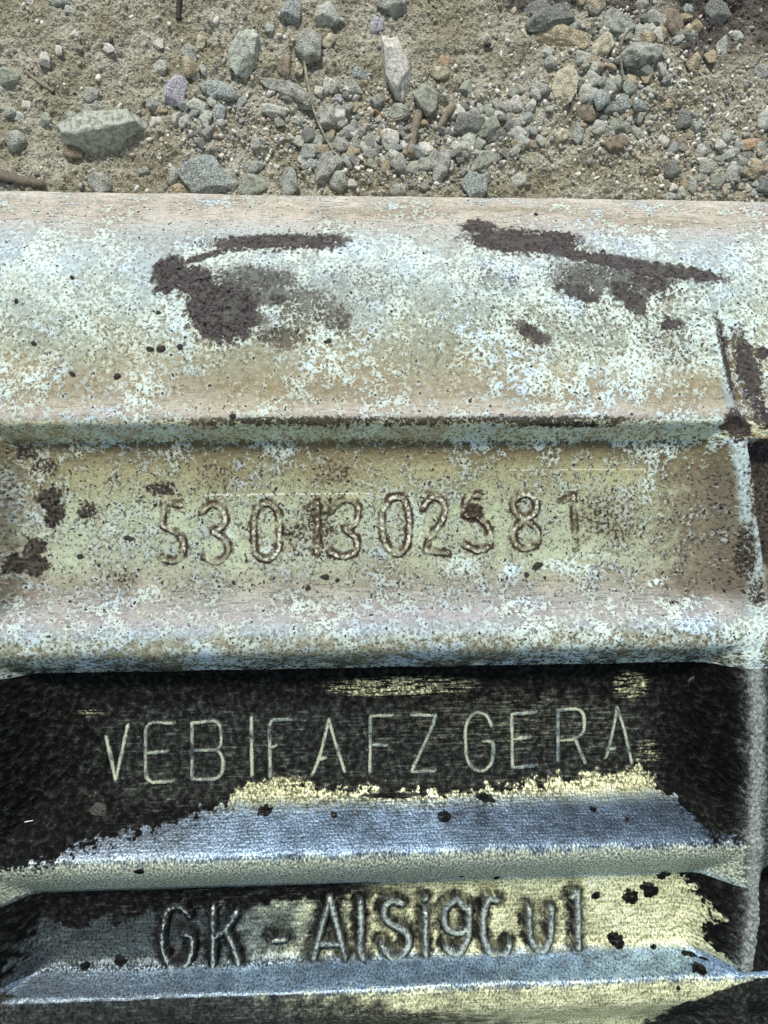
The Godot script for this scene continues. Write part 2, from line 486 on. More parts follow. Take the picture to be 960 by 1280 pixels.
func paint_skin() -> ORMMaterial3D:
	# rows of the upper, oxidised half: v, main r g b, stain r g b, cover, streak
	var keys := [  # sky-lit rim, bluish sky tint and shade below ribs painted into these rows
		[245, 232, 226, 216, 182, 168, 152, 0.86, 1.0], [258, 216, 208, 195, 164, 150, 134, 0.86, 1.0], [275, 208, 202, 192, 166, 154, 142, 0.80, 0.9], [300, 194, 204, 208, 152, 152, 152, 0.68, 0.4], [340, 188, 204, 205, 152, 154, 146, 0.62, 0.1], [400, 188, 204, 196, 152, 150, 128, 0.60, 0.0], [450, 186, 194, 174, 164, 146, 112, 0.64, 0.0], [482, 184, 178, 160, 156, 142, 118, 0.78, 0.3], [505, 198, 195, 184, 158, 151, 137, 0.92, 0.7], [516, 204, 198, 190, 160, 150, 140, 0.80, 0.5], [524, 186, 182, 166, 118, 114, 98, 0.60, 0.1], [544, 190, 184, 158, 120, 112, 86, 0.66, 0.0], [551, 110, 104, 80, 80, 72, 52, 0.80, 0.3],
		[562, 132, 122, 94, 98, 88, 64, 0.94, 0.8], [584, 158, 156, 122, 110, 104, 78, 0.80, 0.3], [640, 180, 192, 164, 118, 116, 92, 0.74, 0.0], [700, 178, 188, 162, 118, 112, 92, 0.74, 0.1], [728, 164, 162, 146, 124, 118, 104, 0.86, 0.6], [748, 172, 172, 166, 132, 131, 124, 0.90, 0.8], [770, 184, 182, 182, 146, 138, 138, 0.80, 0.5], [788, 178, 190, 196, 118, 126, 132, 0.62, 0.2], [798, 166, 168, 150, 100, 102, 88, 0.62, 0.0], [815, 162, 160, 134, 92, 90, 70, 0.62, 0.0], [832, 66, 70, 60, 40, 42, 36, 0.6, 0.0]]
	var alb := PackedByteArray()
	var orm := PackedByteArray()
	var hgt := PackedByteArray()
	alb.resize(TW * TH * 3)
	orm.resize(TW * TH * 3)
	hgt.resize(TW * TH)
	# where the oil cake ends, as arc length against plan x
	var edge2 := []
	for p in [[-90, 1100], [0, 1086], [50, 1078], [110, 1052], [200, 1032], [280, 1004], [300, 980], [345, 968], [400, 984], [520, 990], [600, 986], [700, 972], [795, 958], [835, 980], [855, 1008], [890, 1042], [935, 1054], [1000, 1060]]:
		edge2.append([on_skin(p[0], p[1]).x, on_skin(p[0], p[1]).y])
	var edge2_x := PackedFloat32Array()
	edge2_x.resize(TW)
	var kx := TW / (X1 - X0)
	for tx in TW:
		edge2_x[tx] = line_at(edge2, tx / kx + X0)
	var bare_u := [[1085, 872], [1100, 862], [1112, 862], [1125, 878], [1140, 888], [1152, 886], [1168, 878], [1180, 880], [1190, 905], [1200, 925], [1215, 965], [1232, 1000], [1300, 1000]]
	var right_dark := [[1215, 1020], [1228, 985], [1240, 945], [1258, 892], [1272, 845], [1300, 800]]
	var j := 0
	for ty in TH:
		var s := (ty + 0.5) * arc / TH
		while j < rs.size() - 2 and rs[j + 1] < s:
			j += 1
		var v := rv[j] if rd[j] < 140.0 else 240.0
		var d := rd[j]
		var persp := EYE / (EYE + d)
		var K := key_row(keys, v)
		var upper := v < 834.0
		var ar: float = K[1] / 255.0
		var ag: float = K[2] / 255.0
		var ab: float = K[3] / 255.0
		var br: float = K[4] / 255.0
		var bg: float = K[5] / 255.0
		var bb: float = K[6] / 255.0
		var cover: float = K[7]
		var streaky: float = K[8]
		var floor1 := smoothstep(560.0, 590.0, v) * (1.0 - smoothstep(735.0, 760.0, v))
		var crest_r := crest_x(ry[j])
		# lower half
		var ub := line_at(bare_u, v)
		var rdk := line_at(right_dark, v)
		for tx in TW:
			var k := ty * TW + tx
			var x := tx / kx + X0
			var u := 480.0 + (x - 480.0) * persp
			var big := n_big[k] / 255.0 - 0.5
			var mid := n_mid[k] / 255.0 - 0.5
			var fl := n_flake[k] / 255.0
			var mi := n_micro[k] / 255.0 - 0.5
			var st := n_streak[k] / 255.0 - 0.5
			var gr := n_grain[k] / 255.0 - 0.5
			var lu := n_lump[k] / 255.0 - 0.5
			var dk := dark[k]
			var sd := stroke[k]
			var r := 0.0
			var g := 0.0
			var b := 0.0
			var rough := 0.8
			var metal := 0.0
			var h := 0.5
			if upper:
				# stained oxide: main colour and stain mixed by soft clouds, drawn out along the edge where it streaks
				var t := clampf(0.45 + big * 1.6 + mid * 1.1 + st * 2.0 * streaky + ((fl - 0.5) * 1.1 + mi * 1.2 + lu * 0.6) * (1.0 - 0.6 * streaky), 0.0, 1.15)
				r = lerpf(ar, br, t)
				g = lerpf(ag, bg, t)
				b = lerpf(ab, bb, t)
				var sk := 1.0 - streaky * smoothstep(0.06, 0.26, -st - mi * 0.35 + big * 0.2) * 0.42
				r *= sk
				g *= sk
				b *= sk
				# brown rims at both ends of the lettered recess
				if floor1 > 0.0:
					var rim := floor1 * clampf(smoothstep(90.0, 10.0, u + mid * 70.0) + smoothstep(800.0, 880.0, u + mid * 90.0), 0.0, 1.0) * 0.75
					r = lerpf(r, 0.42, rim)
					g = lerpf(g, 0.38, rim)
					b = lerpf(b, 0.33, rim)
				var down := 0.86 + 0.10 * floor1
				r *= down
				g *= down
				b *= down
				var ol := olive[k] * clampf(0.75 + mid * 1.2 + (fl - 0.5) * 1.2 + mi * 0.8, 0.0, 1.2) * (0.85 - 0.42 * floor1)
				r = lerpf(r, 0.44, ol)
				g = lerpf(g, 0.41, ol)
				b = lerpf(b, 0.315, ol)
				# the wall at the right end: a rubbed crest, a dark pocket behind it
				var wx := x - crest_r
				var rg := smoothstep(390.0, 420.0, v) * (1.0 - smoothstep(520.0, 545.0, v))
				if rg > 0.0:
					var rc := rg * smoothstep(8.0, 3.0, absf(wx - 1.0) + mid * 5.0) * 0.8
					r = lerpf(r, 0.56, rc)
					g = lerpf(g, 0.63, rc)
					b = lerpf(b, 0.68, rc)
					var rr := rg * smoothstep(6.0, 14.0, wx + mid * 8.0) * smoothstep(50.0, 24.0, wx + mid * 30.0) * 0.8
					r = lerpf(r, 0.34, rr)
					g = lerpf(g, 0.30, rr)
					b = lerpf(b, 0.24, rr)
				if v > 548.0:
					var wc := smoothstep(15.0, 7.0, absf(wx) + mid * 8.0)
					r = lerpf(r, 0.60, wc)
					g = lerpf(g, 0.66, wc)
					b = lerpf(b, 0.66, wc)
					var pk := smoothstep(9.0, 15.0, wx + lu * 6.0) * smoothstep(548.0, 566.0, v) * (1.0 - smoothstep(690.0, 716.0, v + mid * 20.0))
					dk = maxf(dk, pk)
				# chalk in curls and crumbs, crisp in places and blurred in others
				var lift := pale[k]
				if v > 524.0 and v < 552.0:
					lift = maxf(lift, 0.35)
				var crisp := clampf(0.42 + big * 1.3 + mid * 0.5 + lift * 0.6 + dk * 0.9 + smoothstep(500.0, 800.0, u) * 0.25 - streaky * 0.3, 0.12, 1.0)
				var worm := 1.0 - absf(n_worm[k] / 127.5 - 1.0) * 2.6
				var chalk := maxf(worm * 0.9, (fl - 0.5) * 3.0) + mi * 0.55 + lu * 1.5 + big * 1.1 + mid * 1.5 + 0.06 - floor1 * smoothstep(790.0, 870.0, u) * 0.6 + lift * 0.7 - olive[k] * 0.35 - streaky * 0.35 - floor1 * 0.12
				var fw := smoothstep(0.14, 0.74, chalk) * (0.5 + 0.48 * crisp) * (1.0 - 0.3 * floor1 + 0.3 * floor1 * lift)
				fw = clampf(fw, 0.0, 0.95)
				# the bloom is bluish in places, straw-coloured in others
				var hue := n_big[(k + 900 * TW + 500) % (TW * TH)] / 255.0 - 0.5 + mid * 0.25
				var ochre := smoothstep(0.04, 0.30, hue) * (0.26 - 0.18 * streaky - 0.16 * floor1) + smoothstep(430.0, 480.0, v) * (1.0 - smoothstep(505.0, 520.0, v)) * 0.12
				r = lerpf(r, 0.56, ochre)
				g = lerpf(g, 0.49, ochre)
				b = lerpf(b, 0.34, ochre)
				var cool := smoothstep(0.02, 0.25, -hue)
				r = lerpf(r, 0.785 - 0.03 * cool, fw)
				g = lerpf(g, 0.85 - 0.01 * cool, fw)
				b = lerpf(b, 0.83 + 0.06 * cool, fw)
				# where the old dark coat shows through
				var cv := cover + 0.10 + mid * 0.18 + big * 0.30 + lift * 0.25 - dk * 1.05 
				var thr := 1.0 - cv
				var field := fl * 0.34 + (lu + 0.5) * 0.26 + clampf(worm, 0.0, 1.0) * 0.26 + mi * 0.26 + 0.07
				var coat := (1.0 - smoothstep(thr - 0.05, thr + 0.06, field)) * maxf(0.3 + 0.7 * crisp, smoothstep(0.08, 0.25, dk))
				if dk > 0.8:
					coat = maxf(coat, smoothstep(0.82, 0.95, dk + mi * 0.2 + (0.5 - fl) * 0.25))
				if v < 500.0:
					coat *= clampf(0.95 + mid * 1.0 + lu * 0.6, 0.68, 1.0)
				var cr := 0.245 + mid * 0.16 + lu * 0.10 + mi * 0.16 + maxf(0.0, st) * 0.16 + (fl - 0.5) * 0.08
				var cg := cr * 0.94
				var cb := cr * (0.95 - 0.1 * floor1)
				if dk < 0.35:
					cr = lerpf(cr, br * 0.62, 0.6)
					cg = lerpf(cg, bg * 0.64, 0.6)
					cb = lerpf(cb, bb * 0.64, 0.6)
				var halo := smoothstep(0.05, 0.26, dk) * 0.30
				r = lerpf(r, 0.42, halo)
				g = lerpf(g, 0.365, halo)
				b = lerpf(b, 0.30, halo)
				r = lerpf(r, cr, coat)
				g = lerpf(g, cg, coat)
				b = lerpf(b, cb, coat)
				if v < 330.0 and dk > 0.6 and mid > 0.10:
					r += 0.02 * smoothstep(0.1, 0.3, mid)
				if floor1 > 0.1:
					var scr := smoothstep(1.3, 0.5, absf(v - 617.0 + (u - 260.0) * 0.004 + mid * 1.5)) * smoothstep(240.0, 280.0, u) * smoothstep(520.0, 440.0, u)
					scr = maxf(scr, smoothstep(1.2, 0.5, absf(v - 587.0 + mid * 1.5)) * smoothstep(620.0, 650.0, u) * smoothstep(850.0, 810.0, u) * 0.7)
					scr *= smoothstep(0.3, 0.5, fl + mid * 0.3)
					r = lerpf(r, 0.80, scr)
					g = lerpf(g, 0.82, scr)
					b = lerpf(b, 0.76, scr)
				if v > 524.0 and v < 552.0:
					b *= 0.87
					g *= 0.97
				# black specks
				var dsp := 1.0 - smoothstep(0.14, 0.34, (0.5 - fl) * 0.9 + mi * 0.55 + mid * 0.25 + floor1 * 0.05 - streaky * 0.08) * (0.30 + 0.20 * floor1 + 0.2 * dk)
				r *= dsp
				g *= dsp
				b *= dsp
				var spk := smoothstep(0.285, 0.325, lu + mi * 0.10 + mid * 0.06 + floor1 * 0.03) * 0.9
				r = lerpf(r, 0.15, spk)
				g = lerpf(g, 0.135, spk)
				b = lerpf(b, 0.12, spk)
				# fine grain of the corroded skin
				var fg := 1.0 + mi * 0.22 * (0.4 + crisp) + gr * 0.10
				r *= fg
				g *= fg
				b *= fg
				rough = lerpf(0.85, 0.72, coat)
				h = 0.45 + ((1.0 - coat) * 0.16 + fw * 0.22) * crisp + mi * 0.22 + lu * 0.10
				if sd < 14.0:
						# the digits: dirt packed along both sides, rubbed pale on top
					var pack := smoothstep(7.8, 4.2, sd + lu * 6.0) * smoothstep(0.8, 3.0, sd + mi * 3.0) * clampf(0.34 + mid * 3.0 + big * 0.6 + fl * 0.9, 0.0, 0.95)
					r = lerpf(r, 0.22, pack)
					g = lerpf(g, 0.18, pack)
					b = lerpf(b, 0.145, pack)
					var rub := smoothstep(3.4, 1.2, sd + mi * 2.0) * smoothstep(0.54, 0.70, fl + big * 0.5)
					r = lerpf(r, 0.78, rub)
					g = lerpf(g, 0.79, rub)
					b = lerpf(b, 0.72, rub)
					var soil := smoothstep(4.0, 1.5, sd) * (1.0 - rub) * 0.28
					r = lerpf(r, 0.36, soil)
					g = lerpf(g, 0.31, soil)
					b = lerpf(b, 0.24, soil)
			else:
				# bare metal against caked oil; the tones run into each other grain by grain
				var vv := v + gr * 16.0 + mid * 10.0
				var ramp3 := smoothstep(988.0, 1018.0, vv) * (1.0 - smoothstep(1062.0, 1076.0, vv))
				var crest3 := smoothstep(1062.0, 1076.0, vv) * (1.0 - smoothstep(1096.0, 1106.0, v))
				var floor3 := smoothstep(1096.0, 1106.0, v) * (1.0 - smoothstep(1184.0, 1204.0, vv))
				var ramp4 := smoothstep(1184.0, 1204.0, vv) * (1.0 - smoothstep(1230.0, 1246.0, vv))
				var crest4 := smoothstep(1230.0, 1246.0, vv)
				var m := 0.0
				var tone_y := 0.0
				if v < 1102.0:
					var e := s - edge2_x[tx] + mid * 26.0 + lu * 16.0 + gr * 8.0
					m = smoothstep(-2.0, 2.5, e)
					var left_fade := smoothstep(40.0, 330.0, u)
					m *= lerpf(smoothstep(0.36, 0.5, fl + minf(e, 40.0) * 0.012), 1.0, left_fade)
					# brushed glints above the letters
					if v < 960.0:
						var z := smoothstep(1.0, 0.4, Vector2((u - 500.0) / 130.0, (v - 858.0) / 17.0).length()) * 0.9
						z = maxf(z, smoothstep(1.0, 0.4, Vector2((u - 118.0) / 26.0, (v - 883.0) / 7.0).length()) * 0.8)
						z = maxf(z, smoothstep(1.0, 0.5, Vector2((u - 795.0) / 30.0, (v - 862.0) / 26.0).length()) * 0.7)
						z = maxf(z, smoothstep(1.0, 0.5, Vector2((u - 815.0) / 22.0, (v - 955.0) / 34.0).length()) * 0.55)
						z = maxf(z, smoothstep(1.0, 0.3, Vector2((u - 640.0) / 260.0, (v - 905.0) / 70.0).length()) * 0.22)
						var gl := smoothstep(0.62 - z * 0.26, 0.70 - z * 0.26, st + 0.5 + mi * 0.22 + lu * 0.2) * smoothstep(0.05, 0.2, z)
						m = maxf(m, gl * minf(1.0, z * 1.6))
					tone_y = (1.0 - smoothstep(988.0, 1018.0, vv)) + crest3 * 0.35
				else:
					# left: thin grey-green film; right: bright, cut off by the oil cake in a ragged edge
					var e3 := ub - u + mid * 22.0 + lu * 18.0 + gr * 10.0
					m = smoothstep(-2.0, 2.0, e3)
					var le := u - lerpf(58.0, 16.0, smoothstep(1120.0, 1215.0, v)) + mid * 40.0 + lu * 22.0
					m *= smoothstep(-4.0, 8.0, le)
					var top_d := v - lerpf(1138.0, 1118.0, smoothstep(80.0, 480.0, u)) + mid * 18.0 + lu * 8.0
					m *= lerpf(smoothstep(-4.0, 4.0, top_d), 1.0, smoothstep(420.0, 520.0, u))
					if v > 1236.0:
						var film := smoothstep(-60.0, 60.0, u - 400.0 - (v - 1240.0) * 5.0 + mid * 110.0)
						m *= lerpf(0.35 + (fl - 0.5) * 0.8, 1.0, film)
						m *= 1.0 - smoothstep(-4.0, 6.0, u - rdk + mid * 30.0)
					tone_y = floor3 + crest4
				# dirt and painted flank shade round the last letter line, with painted glints
				var ring := 0.0
				var cream := 0.0
				var glint := 0.0
				if sd < 20.0:
					if v > 1098.0:
						var sd2 := minf(sd, stroke[mini(k + 5 + 2 * TW, TW * TH - 1)])
						ring = smoothstep(16.0, 6.0, sd2 + lu * 8.0) * smoothstep(2.6, 5.0, sd + mi * 2.0) * clampf(0.78 + big * 0.7 + mid * 1.6, 0.0, 1.0)
						m *= 1.0 - ring * 0.93
						glint = smoothstep(2.2, 0.8, sd + mi * 2.2 + lu * 3.0) * (0.25 + 0.75 * smoothstep(0.34, 0.56, fl + gr * 0.3 + big * 0.4))
						m = maxf(m, maxf(glint, smoothstep(5.0, 3.0, sd + lu * 3.0) * 0.7))
					else:
						# thin letters worn bright on top
						var worn := smoothstep(3.0, 1.4, sd + mi * 2.4 + mid * 2.2 + lu * 1.2)
						m = maxf(m, worn * 0.7)
						cream = worn * clampf(0.85 + mid * 1.5 + big * 1.0 + gr * 0.5, 0.12, 1.0)
						tone_y = maxf(tone_y * (1.0 - worn), 0.0)
				m *= 1.0 - smoothstep(0.4, 0.62, dk + lu * 0.5)
				if v < 1212.0:
					m *= 1.0 - smoothstep(-14.0, -2.0, x - crest_r + lu * 16.0 + mid * 8.0)
				# metal colours: blue sky reflection painted in on the slopes, straw tint on flats
				var ylw := clampf(tone_y, 0.0, 1.0)
				var bright := 1.0
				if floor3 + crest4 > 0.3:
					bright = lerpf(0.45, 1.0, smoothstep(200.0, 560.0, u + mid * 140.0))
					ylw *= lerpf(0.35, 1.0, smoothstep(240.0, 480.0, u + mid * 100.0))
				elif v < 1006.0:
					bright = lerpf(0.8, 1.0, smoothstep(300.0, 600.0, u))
				if sd < 7.0 and v > 1098.0:
					var top := smoothstep(6.5, 4.0, sd + lu * 2.0) * (1.0 - glint)
					bright *= 1.0 - 0.24 * top
					ylw *= 1.0 - 0.6 * top
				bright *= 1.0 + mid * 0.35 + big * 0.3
				var edge_e := 99.0
				if v < 1102.0:
					edge_e = s - edge2_x[tx] + mid * 26.0
				bright *= 1.0 - smoothstep(46.0, 0.0, edge_e) * smoothstep(0.42, 0.62, fl * 0.6 + (st + 0.5) * 0.4) * 0.55
				bright *= 1.0 + st * 0.5 * (floor3 + crest4)
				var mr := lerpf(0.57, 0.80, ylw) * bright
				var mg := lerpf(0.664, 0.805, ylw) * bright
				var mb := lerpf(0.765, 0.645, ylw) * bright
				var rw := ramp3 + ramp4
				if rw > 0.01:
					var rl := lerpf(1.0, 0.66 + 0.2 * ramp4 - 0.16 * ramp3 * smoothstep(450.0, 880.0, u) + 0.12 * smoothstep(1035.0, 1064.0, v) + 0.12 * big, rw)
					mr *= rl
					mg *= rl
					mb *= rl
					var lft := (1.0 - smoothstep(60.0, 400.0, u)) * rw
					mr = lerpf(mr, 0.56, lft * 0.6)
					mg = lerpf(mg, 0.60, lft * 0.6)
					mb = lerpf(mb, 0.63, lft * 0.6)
				if crest3 > 0.02:
					mr = lerpf(mr, 0.64, crest3 * 0.8)
					mg = lerpf(mg, 0.655, crest3 * 0.8)
					mb = lerpf(mb, 0.56, crest3 * 0.8)
				var pit := smoothstep(0.02, 0.26, -gr + mi * 0.3) * 0.42 * (1.0 - 0.35 * ramp3)
				var gl2 := (1.0 - pit) * (1.0 + maxf(0.0, gr) * (0.6 + 0.7 * crest3)) * (1.0 + mi * 0.35)
				mr *= gl2
				mg *= gl2
				mb *= gl2
				# caked oil: nearly black, greyer in crumbs
				var cake := 0.075 + mid * 0.08 + lu * 0.17 + mi * 0.20 + maxf(0.0, st) * 0.12
				cake += 0.075 * smoothstep(855.0, 895.0, v + mid * 40.0) * smoothstep(1010.0, 980.0, v) * smoothstep(90.0, 190.0, u + mid * 60.0) * smoothstep(850.0, 800.0, u + mid * 60.0)
				if v < 1000.0:
					cake -= 0.04 * smoothstep(810.0, 870.0, u + mid * 40.0)
				cake = maxf(cake, 0.03)
				cake += smoothstep(0.16, 0.30, st + mi * 0.15) * 0.13 * smoothstep(870.0, 900.0, v) * smoothstep(100.0, 200.0, u + mid * 90.0) * smoothstep(860.0, 790.0, u + mid * 60.0)
				cake += 0.07 * smoothstep(1225.0, 1245.0, v)
				cake *= 0.8 + 0.8 * maxf(0.0, lu + fl - 0.35)
				cake = maxf(cake, 0.03)
				var kr := cake * 0.95
				var kg := cake * 1.0
				var kb := cake * 0.95
				# a grey skin on the end wall towards its crest
				var wallish := smoothstep(24.0, 9.0, maxf(crest_r - x, 0.0) + mid * 16.0 + lu * 14.0) if v < 1215.0 else 0.0
				if v > 1098.0 and x > crest_r + 9.0:
					wallish *= 0.15
				wallish = maxf(wallish, smoothstep(12.0, -4.0, u + mid * 16.0 - smoothstep(1130.0, 1190.0, v) * 22.0) * 0.8)
				if wallish > 0.0:
					var wv := 0.07 + 0.26 * smoothstep(16.0, 4.0, absf(x - crest_r - 2.0) + mid * 6.0) + fl * 0.32 + gr * 0.3 + mi * 0.2
					kr = lerpf(kr, wv * 0.95, wallish)
					kg = lerpf(kg, wv, wallish)
					kb = lerpf(kb, wv * 0.97, wallish)
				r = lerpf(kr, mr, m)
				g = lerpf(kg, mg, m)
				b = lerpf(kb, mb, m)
				r = lerpf(r, 0.76, glint)
				g = lerpf(g, 0.78, glint)
				b = lerpf(b, 0.72, glint)
				r = lerpf(r, 0.68, cream)
				g = lerpf(g, 0.71, cream)
				b = lerpf(b, 0.62, cream)
				metal = m * lerpf(0.85, 0.5, ylw) * (1.0 - cream * 0.6) * (1.0 - crest3 * 0.4)
				rough = lerpf(0.85, 0.52 + mi * 0.12 + pit * 0.4 - glint * 0.15, m)
				h = lerpf(0.5 + lu * 0.35 + mi * 0.35, 0.45 + gr * 0.30 + mi * 0.22 + st * 0.22, m)
			alb[k * 3] = int(clampf(r, 0.02, 0.95) * 255.0)
			alb[k * 3 + 1] = int(clampf(g, 0.02, 0.95) * 255.0)
			alb[k * 3 + 2] = int(clampf(b, 0.02, 0.95) * 255.0)
			orm[k * 3] = 255
			orm[k * 3 + 1] = int(clampf(rough, 0.2, 1.0) * 255.0)
			orm[k * 3 + 2] = int(clampf(metal, 0.0, 1.0) * 255.0)
			hgt[k] = int(clampf(h, 0.0, 1.0) * 255.0)
	var mat := ORMMaterial3D.new()
	mat.resource_name = "weathered alloy"
	mat.albedo_texture = ImageTexture.create_from_image(Image.create_from_data(TW, TH, false, Image.FORMAT_RGB8, alb))
	mat.orm_texture = ImageTexture.create_from_image(Image.create_from_data(TW, TH, false, Image.FORMAT_RGB8, orm))
	mat.heightmap_enabled = true
	mat.heightmap_texture = ImageTexture.create_from_image(Image.create_from_data(TW, TH, false, Image.FORMAT_L8, hgt))
	mat.heightmap_scale = 0.034
	mat.metallic_specular = 0.18
	mat.texture_repeat = false
	return mat


func build_skin(root: Node3D, mat: Material) -> void:
	var nx := int((X1 - X0) / 1.65) + 1
	var rows := ry.size()
	var pos := PackedVector3Array()
	var nor := PackedVector3Array()
	var uvs := PackedVector2Array()
	pos.resize(nx * rows)
	nor.resize(nx * rows)
	uvs.resize(nx * rows)
	var kx := TW / (X1 - X0)
	var ky := TH / arc
	var rib1 := row_of_v(530)
	var y_rib := ry[rib1]
	for j in rows:
		var y := ry[j]
		var d0 := rd[j]
		var ny := rny[j]
		var nu := rnu[j]
		var v := rv[j] if d0 < 140.0 else 240.0
		var cx := crest_x(y)
		var below := smoothstep(y_rib - 14.0, y_rib + 4.0, y)
		var ridge := smoothstep(330.0, 410.0, v) * (1.0 - below)
		var pocket := 0.0
		if y > 550.0:
			pocket = smoothstep(548.0, 566.0, v) * (1.0 - smoothstep(690.0, 716.0, v)) + smoothstep(1088.0, 1104.0, v) * (1.0 - smoothstep(1180.0, 1200.0, v)) + smoothstep(1252.0, 1270.0, v)
		var metal_row := smoothstep(985.0, 1000.0, v)
		var tyy := mini(TH - 1, int(rs[j] * ky)) * TW
		for i in nx:
			var x := X0 + (X1 - X0) * i / (nx - 1)
			var k := tyy + mini(TW - 1, int((x - X0) * kx))
			var d := d0
			if below > 0.0:
				var s := cx - x
				var w := 0.0
				if s > 7.0:
					var q := (s - 7.0) / 46.0
					w = 78.0 * (1.0 - exp(-q * sqrt(q)))
				elif s < -9.0:
					w = 58.0 * smoothstep(9.0, 30.0, -s) * pocket
				var sl := x + 12.0
				if sl > 0.0:
					var q2 := sl / 46.0
					var wl := 78.0 * (1.0 - exp(-q2 * sqrt(q2)))
					w = minf(w, wl)
				else:
					w = 0.0
				d = lerpf(d0, maxf(smin(d0, w + 3.0, 10.0), -2.0), below)
			# lumps, crust, sand-cast roughness along the normal
			var lu := n_lump[k] / 255.0 - 0.5
			var mi := n_micro[k] / 255.0 - 0.5
			var fl := n_flake[k] / 255.0 - 0.5
			var gr := n_grain[k] / 255.0 - 0.5
			var big := n_big[k] / 255.0 - 0.5
			var up := big * 3.0 + lu * 1.0 + lerpf(fl * 0.9 + mi * 0.4, gr * 0.6 + fl * 0.4, metal_row)
			up += thick[k] * (3.0 + lu * 5.5 + fl * 2.5)
			if ridge > 0.0:
				var sr := x - cx
				up += ridge * (7.0 * exp(-sr * sr / 110.0) - 9.0 * smoothstep(4.0, 18.0, sr) * (1.0 - smoothstep(34.0, 70.0, sr)) * smoothstep(400.0, 440.0, v))
			pos[j * nx + i] = Vector3((x - 480.0) * U, -(d - up * nu) * U, (y - 640.0 - up * ny) * U)
			uvs[j * nx + i] = Vector2((x - X0) / (X1 - X0), rs[j] / arc)
	for j in rows:
		var j0 := maxi(j - 1, 0) * nx
		var j1 := mini(j + 1, rows - 1) * nx
		for i in nx:
			var a := pos[j * nx + mini(i + 1, nx - 1)] - pos[j * nx + maxi(i - 1, 0)]
			var b := pos[j1 + i] - pos[j0 + i]
			nor[j * nx + i] = b.cross(a).normalized()
	# the pieces of the casting, each cut from the same skin
	var il := int((12.0 - X0) / (X1 - X0) * (nx - 1))
	var ir := int((905.0 - X0) / (X1 - X0) * (nx - 1))
	var cuts := [["rib", 500, 558], ["lettered_recess", 558, 740], ["rib", 740, 838], ["lettered_recess", 838, 985], ["rib", 985, 1106], ["lettered_recess", 1106, 1192], ["rib", 1192, 1278], ["recess", 1278, 1400]]
	put("rounded_edge", piece(pos, nor, uvs, nx, 0, row_of_v(500), 0, nx - 1, mat), root).position = -root.position
	for c in cuts:
		var a := row_of_v(c[1])
		var b := mini(row_of_v(c[2]), rows - 1)
		if b > a:
			put(c[0], piece(pos, nor, uvs, nx, a, b, il, ir, mat), root).position = -root.position
	put("end_wall", piece(pos, nor, uvs, nx, row_of_v(500), rows - 1, 0, il, mat), root).position = -root.position
	put("end_wall", piece(pos, nor, uvs, nx, row_of_v(500), rows - 1, ir, nx - 1, mat), root).position = -root.position
	# the plain sides that run down to the soil
	var sp := PackedVector3Array()
	var sn := PackedVector3Array()
	var si := PackedInt32Array()
	var foot := -(GROUND_DEPTH + 6.0) * U
	for side in 3:
		var line := PackedVector3Array()
		if side == 0:
			for j in range(0, rows, 6):
				line.append(pos[j * nx])
			line.append(pos[(rows - 1) * nx])
		elif side == 1:
			for i in range(0, nx, 6):
				line.append(pos[(rows - 1) * nx + i])
			line.append(pos[(rows - 1) * nx + nx - 1])
		else:
			for j in range(rows - 1, -1, -6):
				line.append(pos[j * nx + nx - 1])
			line.append(pos[nx - 1])
		var out: Vector3 = [Vector3.LEFT, Vector3.BACK, Vector3.RIGHT][side]
		for q in line.size() - 1:
			var n0 := sp.size()
			for p in [line[q], line[q + 1]]:
				sp.append(p)
				sp.append(Vector3(p.x, minf(foot, p.y), p.z))
				sn.append(out)
				sn.append(out)
			si.append_array([n0, n0 + 2, n0 + 1, n0 + 1, n0 + 2, n0 + 3])
	var sm := StandardMaterial3D.new()
	sm.albedo_color = Color(0.5, 0.48, 0.43)
	sm.roughness = 0.75
	var grime := noise_tex(77, 0.02, 4, [[0.0, Color(0.25, 0.23, 0.2)], [0.5, Color(0.7, 0.68, 0.6)], [1.0, Color(0.95, 0.95, 0.9)]], 256)
	sm.albedo_texture = grime
	sm.uv1_triplanar = true
	sm.uv1_scale = Vector3.ONE * 14.0
	put("outer_side", mesh_of(sp, sn, PackedVector2Array(), si, sm), root).position = -root.position


func piece(pos: PackedVector3Array, nor: PackedVector3Array, uvs: PackedVector2Array, nx: int, ja: int, jb: int, ia: int, ib: int, mat: Material) -> ArrayMesh:
	var p := PackedVector3Array()
	var n := PackedVector3Array()
	var t := PackedVector2Array()
	for j in range(ja, jb + 1):
		p.append_array(pos.slice(j * nx + ia, j * nx + ib + 1))
		n.append_array(nor.slice(j * nx + ia, j * nx + ib + 1))
		t.append_array(uvs.slice(j * nx + ia, j * nx + ib + 1))
	var w := ib - ia + 1
	var idx := PackedInt32Array()
	idx.resize((jb - ja) * (w - 1) * 6)
	var q := 0
	for j in jb - ja:
		for i in w - 1:
			var a := j * w + i
			idx[q] = a
			idx[q + 1] = a + 1
			idx[q + 2] = a + w + 1
			idx[q + 3] = a
			idx[q + 4] = a + w + 1
			idx[q + 5] = a + w
			q += 6
	return mesh_of(p, n, t, idx, mat)


func row_at(s: float) -> int:
	var lo := 0
	var hi := rs.size() - 1
	while lo < hi:
		var mid := (lo + hi) / 2
		if rs[mid] < s:
			lo = mid + 1
		else:
			hi = mid
	return lo


